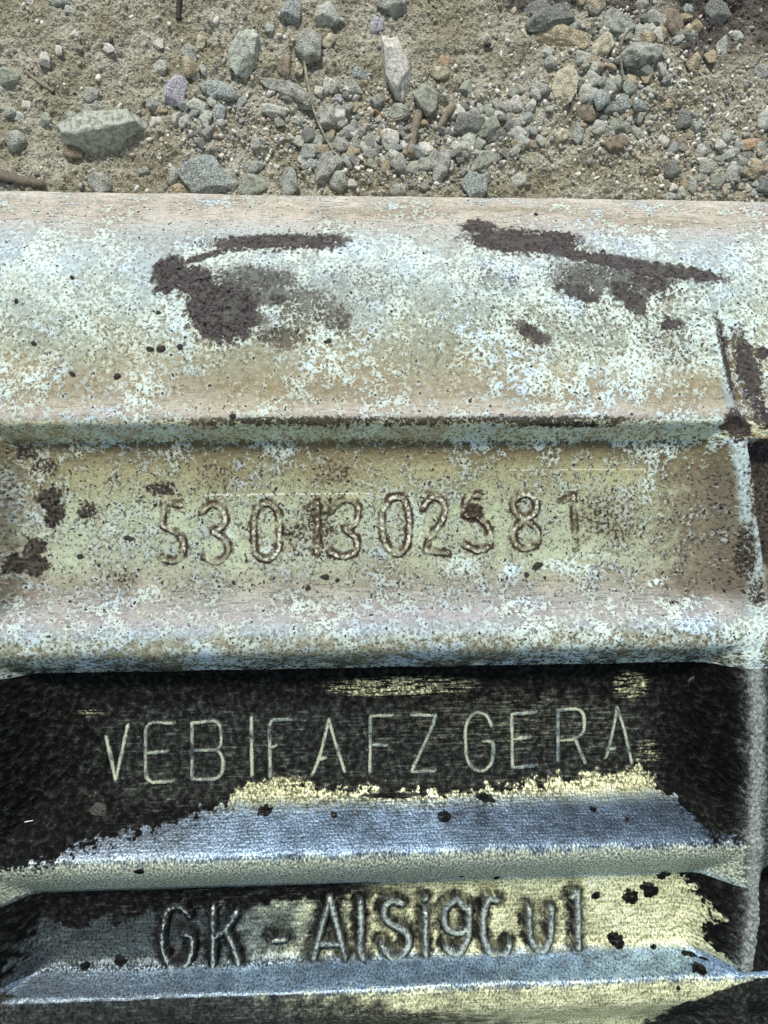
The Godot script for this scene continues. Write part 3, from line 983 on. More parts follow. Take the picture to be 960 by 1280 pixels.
func build_glyph(line: int, strokes: Array, mat: Material) -> ArrayMesh:
	# each stroke a low rounded bead on the floor of its recess
	var half: float = [0, 3.9, 2.8, 6.0][line]
	var high: float = [0, 2.2, 3.0, 11.0][line]
	var pos := PackedVector3Array()
	var uv := PackedVector2Array()
	var idx := PackedInt32Array()
	var nor := PackedVector3Array()
	var kx := TW / (X1 - X0)
	var ky := TH / arc
	var M := 9
	for pts in strokes:
		var n0 := pos.size()
		var cnt: int = pts.size()
		for q in range(-1, cnt + 1):
			var c: Vector2 = pts[clampi(q, 0, cnt - 1)]
			var dir: Vector2 = (pts[clampi(q + 1, 1, cnt - 1)] - pts[clampi(q - 1, 0, cnt - 2)]).normalized()
			var side := Vector2(-dir.y, dir.x)
			var taper := 1.0
			if q == -1:
				c -= dir * half * 0.8
				taper = 0.25
			elif q == cnt:
				c += dir * half * 0.8
				taper = 0.25
			for e in M:
				var a := lerpf(-PI * 0.5, PI * 0.5, e / float(M - 1))
				var p := c + side * sin(a) * half * 1.25 * taper
				var k := clampi(int(p.y * ky), 0, TH - 1) * TW + clampi(int((p.x - X0) * kx), 0, TW - 1)
				var lu := n_lump[k] / 255.0 - 0.5
				var fl := n_flake[k] / 255.0 - 0.5
				var big := n_big[k] / 255.0 - 0.5
				var rough := 1.0 + (lu * 0.9 + fl * 0.6) * (0.8 if line == 1 else 0.3)
				var j := row_at(p.y)
				var up := big * 3.0 - 1.6 + (high + 1.6) * pow(maxf(cos(a), 0.0), 0.8) * taper * rough
				pos.append(Vector3((p.x - 480.0) * U, -(rd[j] - up * rnu[j]) * U, (ry[j] - 640.0 - up * rny[j]) * U))
				uv.append(Vector2((p.x - X0) / (X1 - X0), p.y / arc))
		for q in cnt + 1:
			for e in M - 1:
				var a := n0 + q * M + e
				idx.append_array([a, a + M + 1, a + 1, a, a + M, a + M + 1])
	nor.resize(pos.size())
	for q in range(0, idx.size(), 3):
		var f := (pos[idx[q + 2]] - pos[idx[q]]).cross(pos[idx[q + 1]] - pos[idx[q]])
		for e in 3:
			nor[idx[q + e]] += f
	var turned := 0.0
	for q in nor.size():
		nor[q] = nor[q].normalized()
		turned += nor[q].y
	if turned < 0.0:
		for q in nor.size():
			nor[q] = -nor[q]
		for q in range(0, idx.size(), 3):
			var sw := idx[q + 1]
			idx[q + 1] = idx[q + 2]
			idx[q + 2] = sw
	return mesh_of(pos, nor, uv, idx, mat)


# ==================================================================== soil
func soil_up(x: float, y: float) -> float:
	var h := ground_noise[0].get_noise_2d(x, y) * 9.0 + ground_noise[1].get_noise_2d(x, y) * 8.0
	# the low heap of chips and the hollow in the far corner
	var a := Vector2((x - 840.0) / 95.0, (y + 60.0) / 70.0).length_squared()
	h += 13.0 * exp(-a)
	var c := Vector2((x - 1060.0) / 110.0, (y + 215.0) / 60.0).length_squared()
	h -= 16.0 * exp(-c)
	return h


func build_ground() -> void:
	var xs := PackedFloat32Array()
	var ys := PackedFloat32Array()
	var step := 400.0
	var far_ := []
	var p := 30.0
	for k in 14:
		far_.append(p)
		p *= 1.55
	for k in range(13, -1, -1):
		xs.append(-330.0 - far_[k])
		ys.append(-400.0 - far_[k])
	var x := -330.0
	while x < 1290.0:
		xs.append(x)
		x += 2.7
	var y := -400.0
	while y < 180.0:
		ys.append(y)
		y += 2.7
	for k in 14:
		xs.append(1290.0 + far_[k])
	ys.append_array([240, 500, 900, 1400])
	for k in 14:
		ys.append(1480.0 + far_[k])
	var nx := xs.size()
	var nyy := ys.size()
	var pos := PackedVector3Array()
	var nor := PackedVector3Array()
	var col := PackedColorArray()
	pos.resize(nx * nyy)
	nor.resize(nx * nyy)
	col.resize(nx * nyy)
	var damp := FastNoiseLite.new()
	damp.seed = 91
	damp.frequency = 1.0 / 120.0
	damp.fractal_octaves = 4
	var speck := FastNoiseLite.new()
	speck.seed = 93
	speck.frequency = 1.0 / 5.0
	speck.fractal_octaves = 2
	for j in nyy:
		for i in nx:
			var gx := xs[i]
			var gy := ys[j]
			var near_ := smoothstep(330.0, 60.0, maxf(maxf(-330.0 - gx, gx - 1290.0), maxf(-400.0 - gy, gy - 180.0)))
			var fine := ground_noise[2].get_noise_2d(gx, gy) * (1.0 if near_ > 0.99 else near_ * 0.4)
			var h := soil_up(gx, gy) * near_ + fine * 4.6
			pos[j * nx + i] = w3(gx, gy, GROUND_DEPTH - h)
			# dusty and damp soil; much darker in the far right corner and one far patch
			var t := damp.get_noise_2d(gx, gy) * near_
			var c := Color(0.265, 0.25, 0.18).lerp(Color(0.42, 0.41, 0.34), clampf(0.45 + t * 1.6 + fine * 0.7, 0.0, 1.0))
			var dark_ground := smoothstep(1.25, 0.5, Vector2((gx - 1090.0) / 190.0, (gy + 235.0) / 100.0).length() + t * 0.6)
			dark_ground = maxf(dark_ground, smoothstep(1.2, 0.6, Vector2((gx - 780.0) / 75.0, (gy + 225.0) / 26.0).length() + t * 0.5))
			c = c.lerp(Color(0.075, 0.062, 0.058), dark_ground * 0.9)
			c = c * (1.0 + speck.get_noise_2d(gx, gy) * 0.35 * (1.0 if near_ > 0.99 else 0.0))
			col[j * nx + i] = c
	for j in nyy:
		for i in nx:
			var a := pos[j * nx + mini(i + 1, nx - 1)] - pos[j * nx + maxi(i - 1, 0)]
			var b := pos[mini(j + 1, nyy - 1) * nx + i] - pos[maxi(j - 1, 0) * nx + i]
			nor[j * nx + i] = b.cross(a).normalized()
	var idx := PackedInt32Array()
	for j in nyy - 1:
		for i in nx - 1:
			var a := j * nx + i
			idx.append_array([a, a + 1, a + nx + 1, a, a + nx + 1, a + nx])
	var mat := StandardMaterial3D.new()
	mat.resource_name = "soil"
	mat.vertex_color_use_as_albedo = true
	mat.roughness = 0.95
	mat.albedo_texture = noise_tex(12, 0.06, 5, [[0.0, Color(0.5, 0.48, 0.45)], [0.45, Color(0.86, 0.85, 0.83)], [0.7, Color(1, 1, 1)], [1.0, Color(1, 1, 1)]], 512)
	mat.uv1_triplanar = true
	mat.uv1_world_triplanar = true
	mat.uv1_scale = Vector3.ONE * 28.0
	mat.heightmap_enabled = true
	mat.heightmap_texture = noise_tex(14, 0.09, 4, [[0.0, Color.BLACK], [1.0, Color.WHITE]], 512)
	mat.heightmap_scale = 0.07
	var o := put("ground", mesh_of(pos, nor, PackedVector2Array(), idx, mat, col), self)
	o.set_meta("kind", "structure")


# ==================================================================== stones
var ico := {}


func icosphere(level: int) -> Array:
	if ico.has(level):
		return ico[level]
	var g := (1.0 + sqrt(5.0)) / 2.0
	var v: Array[Vector3] = []
	for p in [[-1, g, 0], [1, g, 0], [-1, -g, 0], [1, -g, 0], [0, -1, g], [0, 1, g], [0, -1, -g], [0, 1, -g], [g, 0, -1], [g, 0, 1], [-g, 0, -1], [-g, 0, 1]]:
		v.append(Vector3(p[0], p[1], p[2]).normalized())
	var f := [0, 11, 5, 0, 5, 1, 0, 1, 7, 0, 7, 10, 0, 10, 11, 1, 5, 9, 5, 11, 4, 11, 10, 2, 10, 7, 6, 7, 1, 8, 3, 9, 4, 3, 4, 2, 3, 2, 6, 3, 6, 8, 3, 8, 9, 4, 9, 5, 2, 4, 11, 6, 2, 10, 8, 6, 7, 9, 8, 1]
	for l in level:
		var seen := {}
		var nf := []
		for q in range(0, f.size(), 3):
			var m := []
			for e in 3:
				var a: int = f[q + e]
				var b: int = f[q + (e + 1) % 3]
				var key := Vector2i(mini(a, b), maxi(a, b))
				if not seen.has(key):
					seen[key] = v.size()
					v.append((v[a] + v[b]).normalized())
				m.append(seen[key])
			nf.append_array([f[q], m[0], m[2], f[q + 1], m[1], m[0], f[q + 2], m[2], m[1], m[0], m[1], m[2]])
		f = nf
	ico[level] = [v, f]
	return ico[level]


func rock_mesh(sd: int, level: int, planes: int, round_: float, size: Vector3, bumps: float, mat: Material, cuts := []) -> ArrayMesh:
	# a stone broken along a few flat faces, its edges worn, its skin pitted
	var r := RandomNumberGenerator.new()
	r.seed = sd
	var faces: Array[Vector3] = []
	var reach: Array[float] = []
	for k in planes:
		# spread evenly, then shaken
		var yy := 1.0 - 2.0 * (k + 0.5) / planes
		var a := k * 2.39996 + r.randf() * 0.9
		var n := Vector3(cos(a) * sqrt(1.0 - yy * yy), yy + r.randf_range(-0.25, 0.25), sin(a) * sqrt(1.0 - yy * yy)).normalized()
		faces.append(n)
		reach.append(r.randf_range(0.62, 0.95))
	if cuts.size():
		faces.clear()
		reach.clear()
		for c in cuts:
			faces.append(Vector3(c[0], c[1], c[2]).normalized())
			reach.append(c[3])
	var f := FastNoiseLite.new()
	f.seed = sd + 5
	f.frequency = 1.3
	f.fractal_octaves = 4
	var base := icosphere(level)
	var pos := PackedVector3Array()
	for d: Vector3 in base[0]:
		var best := 1.12
		for k in faces.size():
			var c := d.dot(faces[k])
			if c > 0.05:
				best = minf(best, reach[k] / c)
		best = lerpf(best, 0.9, round_)
		best *= 1.0 + f.get_noise_3dv(d * 1.5) * bumps
		pos.append(d * best * size)
	var idx := PackedInt32Array(base[1])
	var nor := PackedVector3Array()
	nor.resize(pos.size())
	for q in range(0, idx.size(), 3):
		var n := (pos[idx[q + 2]] - pos[idx[q]]).cross(pos[idx[q + 1]] - pos[idx[q]])
		if n.dot(pos[idx[q]]) < 0.0:
			n = -n
			var sw := idx[q + 1]
			idx[q + 1] = idx[q + 2]
			idx[q + 2] = sw
		for e in 3:
			nor[idx[q + e]] += n
	for q in nor.size():
		nor[q] = nor[q].normalized()
	return mesh_of(pos, nor, PackedVector2Array(), idx, mat)


var stone_mats := {}


func stone_mat(kind: String) -> StandardMaterial3D:
	if stone_mats.has(kind):
		return stone_mats[kind]
	var tone: Array = {
		"green": [0.37, 0.40, 0.345], "mint": [0.47, 0.51, 0.455], "blue": [0.30, 0.33, 0.33], "grey": [0.345, 0.36, 0.33], "dark": [0.20, 0.205, 0.195], "pale": [0.49, 0.51, 0.47], "white": [0.66, 0.65, 0.61], "cream": [0.52, 0.49, 0.38], "tan": [0.40, 0.345, 0.25], "brown": [0.28, 0.235, 0.185], "orange": [0.45, 0.33, 0.22], "lilac": [0.40, 0.39, 0.45], "soil": [0.30, 0.26, 0.19]}[kind]
	var m := StandardMaterial3D.new()
	m.resource_name = kind + " stone"
	m.albedo_color = (Color(tone[0], tone[1], tone[2]) * 1.4).linear_to_srgb()
	m.albedo_texture = stone_mats["skin" if kind in ["blue", "dark", "lilac", "orange"] else "bands"]
	m.roughness = 0.88
	m.uv1_triplanar = true
	m.uv1_scale = Vector3.ONE * (60.0 + 11.0 * (stone_mats.size() % 5))
	m.uv1_offset = Vector3.ONE * (stone_mats.size() * 0.37)
	m.heightmap_enabled = true
	m.heightmap_texture = stone_mats["pits"]
	m.heightmap_scale = 0.05
	stone_mats[kind] = m
	return m


func set_stone(px: float, py: float, rx: float, rz: float, deg: float, kind: String, label: String, sunk := 0.35, called := "stone", group := "", tall := 0.0, sd := 0, cuts := []) -> void:
	var up := soil_up(place(px, py, GROUND_DEPTH).x, place(px, py, GROUND_DEPTH).y)
	var h := tall if tall > 0.0 else minf(rx, rz) * 0.8
	var k := (EYE + GROUND_DEPTH - up) / EYE
	var d := GROUND_DEPTH - up - h * k * (1.0 - 2.0 * sunk) * 0.5
	var c := place(px, py, d)
	var s := 1.22 * k * U
	var big := maxf(rx, rz) > 12.0
	var m := rock_mesh(sd if sd else int(px * 7.0 + py * 131.0), 4 if maxf(rx, rz) > 20.0 else 3 if big else 2, 11 if big else 8, 0.10 if kind in ["pale", "cream"] else 0.05, Vector3(rx, h, rz) * s, 0.10 if big else 0.07, stone_mat(kind), cuts)
	var o := put(called, m, self)
	o.position = w3(c.x, c.y, d)
	o.rotation.y = -deg_to_rad(deg)
	tag(o, label, "stone" if called == "stone" else "pebble", group)


func build_stones() -> void:
	stone_mats["skin"] = noise_tex(21, 0.03, 5, [[0.0, Color(0.38, 0.38, 0.37)], [0.38, Color(0.72, 0.72, 0.70)], [0.6, Color(0.92, 0.92, 0.90)], [0.75, Color(1, 1, 1)], [1.0, Color(1, 1, 1)]], 512)
	stone_mats["bands"] = noise_tex(31, 0.011, 6, [[0.0, Color(0.42, 0.41, 0.39)], [0.36, Color(0.74, 0.73, 0.71)], [0.44, Color(0.60, 0.60, 0.59)], [0.5, Color(0.86, 0.86, 0.84)], [0.58, Color(0.98, 0.98, 0.97)], [0.62, Color(0.78, 0.77, 0.75)], [1.0, Color(1, 1, 1)]], 512)
	stone_mats["pits"] = noise_tex(23, 0.05, 5, [[0.0, Color.BLACK], [1.0, Color.WHITE]], 512)
	set_stone(126, 163, 43, 19, -11, "mint", "largest stone, a pale green-grey slab lying flat on bare soil", 0.25, "stone", "", 22.0, 125, [[0.03, 0.96, -0.28, 0.60], [0.12, 0.5, 0.86, 0.66], [-0.96, 0.2, 0.12, 0.93], [0.93, 0.3, -0.2, 0.9], [-0.5, 0.3, -0.8, 0.93], [0.3, 0.2, -0.93, 0.84], [-0.62, 0.3, 0.72, 0.86], [0.62, 0.2, 0.76, 0.80], [0, -1, 0, 0.6], [0.75, 0.1, -0.66, 0.96]])
	set_stone(306, 67, 15, 27, 8, "mint", "smooth pale green egg-shaped stone on the bare soil", 0.3)
	set_stone(495, 82, 16, 33, -14, "white", "tall grey-white block of stone at the edge of the gravel", 0.25, "stone", "", 20.0)
	set_stone(388, 60, 16, 18, 10, "grey", "grey angular block with a dry stalk leaning on its lower edge", 0.3)
	set_stone(365, 14, 12, 14, 20, "blue", "small blue-grey stone beside a few cream pebbles at the photo's top")
	set_stone(408, 20, 13, 13, 40, "pale", "flaky pale grey stone between the blue-grey stone and the smooth oval", 0.4)
	set_stone(492, 6, 18, 15, 0, "grey", "grey stone cut by the photo's top edge above the tall white block")
	set_stone(472, 31, 7, 11, 15, "lilac", "smooth blue-grey oval pebble alone on soil below the top edge", 0.3)
	set_stone(362, 115, 30, 12, 25, "grey", "long grey wedge-shaped stone lying under the dry stalk", 0.4)
	set_stone(275, 114, 20, 11, 5, "blue", "flat blue-grey stone half buried below the egg-shaped stone", 0.5)
	set_stone(258, 220, 26, 20, 0, "blue", "rough blue-grey chunk touching the casting's far edge", 0.3, "stone", "", 18.0)
	set_stone(288, 224, 11, 15, -20, "grey", "grey splinter leaning on the rough blue-grey chunk")
	set_stone(316, 232, 19, 13, -10, "green", "flat greenish stone half hidden by the casting edge", 0.5)
	set_stone(219, 116, 12, 17, 30, "lilac", "whitish stone with a lilac tint left of the flat blue stone", 0.35)
	set_stone(237, 85, 11, 11, 0, "tan", "rounded beige pebble second from the top of a short column", 0.3)
	set_stone(238, 65, 9, 8, 0, "grey", "grey pebble at the top of the short column of pebbles", 0.4)
	set_stone(251, 53, 6, 8, 0, "cream", "small cream pebble right of the short column of pebbles")
	set_stone(409, 212, 12, 21, 32, "grey", "grey long ovoid stone standing tilted in the gravel by the casting", 0.25)
	set_stone(361, 229, 10, 15, 8, "grey", "dull grey oval stone just behind the casting edge", 0.3)
	set_stone(593, 232, 14, 15, 0, "blue", "speckled blue-grey rounded stone alone at the casting edge", 0.3)
	set_stone(690, 24, 26, 14, -22, "dark", "dark grey slab leaning on a flat buried stone, upper right", 0.25, "stone", "", 13.0)
	set_stone(702, 46, 30, 17, 10, "tan", "flat dusty slab buried under the dark grey slab", 0.6, "stone", "", 9.0)
	set_stone(671, 12, 14, 9, -20, "dark", "dark stone behind the dark grey slab at the top edge")
	set_stone(707, 107, 12, 24, 15, "cream", "tall cream coloured stone on the left side of the chip heap", 0.2)
	set_stone(753, 60, 13, 16, 25, "cream", "cream white block on top of the chip heap", 0.2)
	set_stone(797, 70, 25, 15, -22, "grey", "large grey wedge right of the cream block with a twig across", 0.3, "stone", "", 15.0)
	set_stone(767, 30, 20, 13, 12, "grey", "grey slab above the cream block near the dark hollow", 0.3)
	set_stone(796, 46, 8, 11, 0, "grey", "small grey upright chip above the large grey wedge")
	set_stone(810, 48, 9, 10, 0, "tan", "tan chip above the large grey wedge, beside the upright chip")
	set_stone(826, 43, 6, 9, 10, "tan", "tan pointed pebble right above the wedge's tip")
	set_stone(838, 30, 15, 15, 30, "brown", "dull brown stone sunk in the soil near the dark corner", 0.5)
	set_stone(896, 15, 15, 13, 0, "dark", "dark rounded stone in the dark far right corner", 0.4)
	set_stone(533, 123, 16, 17, 20, "green", "pale greenish chunk right below the tall white block", 0.3)
	set_stone(604, 201, 16, 12, -32, "green", "green-grey angular stone on the inner end of the gravel band", 0.25)
	set_stone(553, 205, 10, 19, 18, "grey", "grey pyramid-shaped stone in the gravel band", 0.2)
	set_stone(585, 155, 18, 11, -8, "dark", "dark grey flat-topped stone under the white pebble", 0.25)
	set_stone(585, 179, 8, 13, 20, "pale", "pale triangular chip below the dark flat-topped stone")
	set_stone(611, 158, 15, 9, -35, "green", "long grey-green chip right of the dark flat-topped stone")
	set_stone(574, 141, 10, 8, 0, "white", "white rounded pebble behind the dark flat-topped stone", 0.3)
	set_stone(571, 184, 6, 6, 0, "white", "white pebble on the left of the pale triangular chip", 0.3)
	set_stone(645, 131, 9, 9, 20, "white", "white angular stone at the right end of the gravel band", 0.3)
	set_stone(700, 170, 9, 7, -30, "cream", "cream triangular chip alone below the tall cream stone")
	set_stone(651, 177, 10, 7, 15, "pale", "pale flat stone between the gravel band and bare soil")
	set_stone(487, 172, 10, 9, 0, "white", "whitish stone left of the upper end of the grey stick", 0.3)
	set_stone(500, 142, 14, 10, -10, "grey", "flat grey stone left of the stick's upper end")
	set_stone(841, 213, 10, 10, 5, "dark", "dark greenish cube-like stone alone on the soil at right", 0.2)
	set_stone(944, 212, 14, 12, -20, "tan", "beige rounded stone close to the right edge", 0.3)
	set_stone(937, 181, 13, 8, -15, "orange", "brown-orange rounded stone above the beige one", 0.3)
	set_stone(931, 198, 10, 8, 20, "dark", "dark purple-grey pebble between the orange and the beige stones", 0.3)
	set_stone(953, 90, 11, 8, -10, "grey", "grey block at the right edge below the dark corner", 0.3)
	set_stone(903, 59, 7, 14, 5, "grey", "pointed grey chip standing below the dark rounded stone")
	set_stone(867, 78, 8, 11, 25, "tan", "beige leaf-shaped chip alone on soil right of the wedge")
	set_stone(921, 45, 6, 8, -20, "pale", "pale pebble on dark soil in the far right")
	set_stone(861, 38, 7, 7, 0, "cream", "cream pebble left of the pointed grey chip", 0.3)
	set_stone(770, 180, 14, 11, 0, "brown", "brown rounded stone half sunk below the chip heap", 0.5)
	set_stone(10, 97, 12, 9, 0, "green", "grey-green stone at the photo's left edge", 0.4)
	set_stone(127, 229, 13, 12, 0, "grey", "grey stone half buried behind the casting's left part", 0.45)
	set_stone(23, 178, 11, 11, 0, "grey", "dusty grey block left of the largest slab", 0.5)
	set_stone(12, 140, 7, 6, 0, "grey", "grey pebble beside a lighter pebble at the left edge")
	set_stone(25, 147, 6, 6, 20, "pale", "light grey squarish pebble, right of the grey pebble at left")
	set_stone(33, 132, 6, 5, 0, "white", "white chip above two grey pebbles at the left")
	set_stone(195, 153, 8, 7, -20, "white", "cream-white chip right of the largest slab")
	set_stone(112, 137, 15, 8, -20, "grey", "flat grey stone touching the largest slab from above", 0.5)
	set_stone(90, 190, 11, 7, 15, "brown", "brown stone peeping out under the largest slab", 0.4)
	set_stone(176, 205, 8, 7, 0, "brown", "purple-brown pebble alone on the soil right of the slab", 0.45)
	set_stone(218, 221, 9, 10, 0, "grey", "grey pebble left of the rough blue-grey chunk")
	set_stone(227, 238, 12, 7, 0, "tan", "pinkish tan stone at the casting edge left of the chunk", 0.35)
	set_stone(555, 76, 8, 6, -8, "orange", "orange-brown brick-like chip on bare soil", 0.3)
	set_stone(549, 91, 10, 8, -15, "cream", "pale wedge right below the orange-brown chip", 0.3)
	set_stone(113, 119, 8, 9, 0, "grey", "grey stone above the flat stone by the slab", 0.5)
	set_stone(75, 3, 10, 6, 0, "grey", "grey stone at the top edge on the left", 0.4)
	set_stone(37, 2, 5, 4, 0, "pale", "pale pebble at the top edge near the left corner", 0.4)
	set_stone(86, 13, 5, 5, 0, "pale", "pale pebble below the grey stone at the top left", 0.3)
	set_stone(94, 43, 4, 5, 30, "white", "white oval chip on bare soil in the upper left", 0.3)
	set_stone(74, 63, 4, 5, 0, "white", "white chip below the white oval one in the upper left", 0.3)
	set_stone(202, 84, 9, 8, 30, "pale", "pale grey chip left of the short column of pebbles")
	set_stone(248, 135, 13, 8, 20, "pale", "pale grey oval stone below the flat blue-grey stone", 0.3)
	set_stone(273, 141, 7, 11, 10, "blue", "slate blue narrow stone right of the pale oval", 0.35)
	set_stone(342, 138, 17, 6, 8, "pale", "flat pale stone almost buried below the long wedge", 0.6)
	set_stone(410, 147, 12, 16, 25, "grey", "grey angular stone crossed by the lower part of the dry stalk", 0.3)
	set_stone(356, 85, 9, 15, -5, "brown", "brown-grey upright chip left of the stalk's top", 0.4)
	set_stone(373, 86, 5, 7, 0, "cream", "cream yellow pebble left of the dry stalk", 0.3)
	set_stone(353, 40, 4, 7, 0, "tan", "yellow-tan pebble below the blue-grey stone at top", 0.3)
	set_stone(337, 36, 5, 5, 0, "pale", "pale round pebble left of the yellow-tan one", 0.3)
	set_stone(410, 52, 6, 9, 35, "cream", "cream knobbly pebble right of the grey angular block", 0.3)
	set_stone(322, 179, 9, 7, -10, "grey", "grey oval pebble on a patch of bare soil", 0.3)
	set_stone(319, 208, 12, 7, -15, "grey", "grey flattish stone above the greenish flat stone")
	set_stone(426, 182, 10, 8, 10, "grey", "grey block right of the stalk's lower end")
	set_stone(391, 188, 12, 9, -15, "grey", "grey shell-shaped stone left of the stalk's lower end")
	set_stone(392, 205, 9, 7, 0, "blue", "blue-grey stone above the long ovoid stone")
	set_stone(421, 228, 11, 11, 20, "grey", "grey jagged stone right of the long ovoid stone")
	set_stone(437, 170, 9, 6, 0, "dark", "dark grey flat pebble left of the gravel's brown leaf")
	set_stone(427, 152, 6, 5, 0, "white", "bright white chip beside the stalk in the gravel", 0.3)
	set_stone(412, 108, 8, 9, 20, "white", "greenish white chip right of the dry stalk", 0.3)
	set_stone(440, 110, 13, 7, 25, "grey", "grey ragged flat stone right of the greenish white chip")
	set_stone(449, 92, 11, 7, 20, "blue", "blue-grey flake on soil right of the angular block", 0.5)
	set_stone(422, 124, 5, 5, 0, "lilac", "small lilac-blue pebble below the ragged flat stone", 0.3)
	set_stone(734, 143, 10, 9, 0, "brown", "brown rounded pebble in the lower heap of chips", 0.25)
	set_stone(733, 120, 10, 11, 0, "pale", "pale block in the middle of the chip heap", 0.2)
	set_stone(741, 100, 10, 10, 0, "pale", "light grey stone above the pale block in the heap", 0.2)
	set_stone(752, 125, 9, 12, 10, "blue", "bluish block in the heap right of the pale block", 0.2)
	set_stone(767, 105, 4, 11, -18, "pale", "narrow pale sliver in the heap, leaning right", 0.2)
	set_stone(775, 100, 4, 11, -18, "grey", "narrow grey sliver beside the pale sliver", 0.2)
	set_stone(788, 108, 7, 13, 5, "tan", "tan block at the heap's right, below the wedge", 0.25)
	set_stone(779, 131, 10, 10, 0, "blue", "blue-grey block at the lower right of the heap", 0.25)
	set_stone(798, 132, 8, 8, 0, "blue", "round bluish pebble at the heap's right end", 0.25)
	set_stone(727, 73, 9, 9, 0, "pale", "pale rounded pebble left of the cream block", 0.25)
	set_stone(722, 165, 6, 13, 0, "grey", "upright grey stone at the heap's lower left")
	set_stone(747, 160, 9, 8, -20, "pale", "pale grey pebble at the foot of the heap")
	set_stone(771, 157, 8, 7, 10, "green", "green-grey pebble at the foot of the heap, right of the pale one")
	set_stone(785, 143, 11, 3, -25, "tan", "thin tan splinter lying at the heap's right foot")
	set_stone(835, 131, 6, 6, 0, "tan", "tan pebble alone on soil right of the heap", 0.4)
	set_stone(854, 150, 9, 12, 0, "dark", "dark flat stone on the soil between heap and right edge", 0.5)
	set_stone(845, 182, 9, 9, 0, "brown", "brown flat stone above the dark cube-like stone", 0.55)
	set_stone(869, 180, 4, 5, 0, "green", "small pale green chip right of the brown flat stone", 0.3)
	set_stone(874, 192, 5, 7, 0, "grey", "grey pebble just below the small pale green chip", 0.3)
	set_stone(882, 210, 7, 8, 0, "grey", "grey pebble in a row of pebbles left of the beige stone", 0.3)
	set_stone(901, 181, 7, 5, 0, "white", "chalky white pebble left of the brown-orange stone", 0.3)
	set_stone(918, 207, 4, 5, 0, "white", "white chip between the grey pebbles and the beige stone", 0.3)
	set_stone(825, 223, 4, 4, 0, "white", "small white chip left of the dark cube-like stone", 0.3)
	set_stone(841, 235, 5, 5, 0, "white", "white pebble below the dark cube-like stone", 0.3)
	set_stone(852, 240, 5, 6, 0, "pale", "pale pebble at the casting edge right of a white pebble", 0.3)
	set_stone(840, 246, 11, 5, 0, "grey", "flat grey stone touching the casting edge at right", 0.3)
	set_stone(866, 231, 5, 11, -12, "grey", "slender grey stone standing by the casting edge at right", 0.3)
	set_stone(876, 223, 6, 6, 0, "green", "greenish block right of the slender grey stone", 0.3)
	set_stone(896, 226, 10, 8, -25, "green", "green-grey crumbly stone left of the corner pebbles", 0.3)
	set_stone(955, 232, 10, 10, 0, "dark", "dark green stone at the right edge by the casting", 0.3)
	set_stone(935, 237, 5, 5, 0, "pale", "round pale pebble left of the dark green edge stone", 0.3)
	set_stone(926, 233, 4, 4, 0, "cream", "small cream pebble beside the round pale pebble", 0.3)
	set_stone(942, 242, 4, 4, 0, "grey", "small grey pebble between the round pale pebble and the casting", 0.3)
	set_stone(957, 150, 9, 12, 20, "pale", "pale stone at the right edge above the orange stone", 0.35)
	set_stone(860, 12, 6, 6, 0, "blue", "small blue-grey pebble near the top right", 0.3)
	set_stone(804, 5, 7, 6, -30, "grey", "grey chip at the top edge above the large wedge", 0.3)
	set_stone(745, 8, 10, 8, -30, "tan", "tan leaf-thin chip by the dark hollow at the top edge", 0.3)
	set_stone(530, 181 + 22, 7, 6, 0, "grey", "grey chip at the foot of the grey stick", 0.3)
	set_stone(540, 206, 11, 6, 0, "grey", "flat grey stone left of the pyramid-shaped stone", 0.3)
	set_stone(534, 208, 8, 6, 10, "grey", "grey chip in front of the flat grey stone")
	set_stone(499, 206, 11, 9, 35, "grey", "grey-brown stone at the gravel band's left foot")
	set_stone(497, 237, 9, 7, 0, "grey", "dull grey stone at the casting edge below the stick")
	set_stone(567, 120 + 44, 6, 6, 0, "dark", "dark pebble left under the dark flat-topped stone", 0.3)
	set_stone(624, 167, 8, 6, 0, "dark", "dark rounded pebble right of the long grey-green chip", 0.3)
	set_stone(629, 145, 9, 6, 0, "green", "pale green flat chip left of the white angular stone", 0.3)
	set_stone(648, 226, 10, 9, 0, "pale", "pale stone almost buried in soil at the casting edge", 0.6)
	set_stone(669, 118, 8, 5, 20, "pale", "pale flat chip above the right end of the band", 0.3)
	set_stone(679, 112, 11, 7, -5, "grey", "grey stone left of the tall cream stone", 0.35)
	set_stone(689, 79, 7, 7, 0, "grey", "grey chip below the flat dusty slab", 0.35)
	set_stone(646, 114, 9, 6, -10, "green", "greenish chip on the soil's edge above the band", 0.4)

	# loose chips: one of each kind, then copies strewn where the gravel lies
	var kinds := ["grey", "grey", "grey", "green", "blue", "dark", "pale", "pale", "tan", "white"]
	var protos := []
	for k in 16:
		protos.append(rock_mesh(900 + k * 17, 3, 7, 0.0, Vector3(1.0, [0.55, 0.7, 0.45][k % 3], [0.7, 0.85, 0.6, 0.95][k % 4]), 0.08, null))
	var fields := [
		["in the gravel band behind the casting", "chips of the gravel band", 62, 480, 190, 95, 42],
		["in the gravel left of the grey stick", "chips left of the stick", 50, 420, 165, 55, 50],
		["in the right part of the gravel band", "chips of the band's right part", 40, 630, 160, 55, 38],
		["in the heap of chips at upper right", "chips of the heap", 44, 755, 115, 55, 55],
		["among the stones by the dark corner", "chips by the dark corner", 40, 820, 30, 90, 32],
		["on the soil close to the right edge", "chips near the right edge", 34, 900, 205, 60, 40],
		["on bare soil in the left part", "pebbles on the bare soil", 14, 110, 120, 120, 110],
		["near the short column of pebbles", "pebbles round the short column", 20, 260, 150, 50, 70]]
	var made := {}
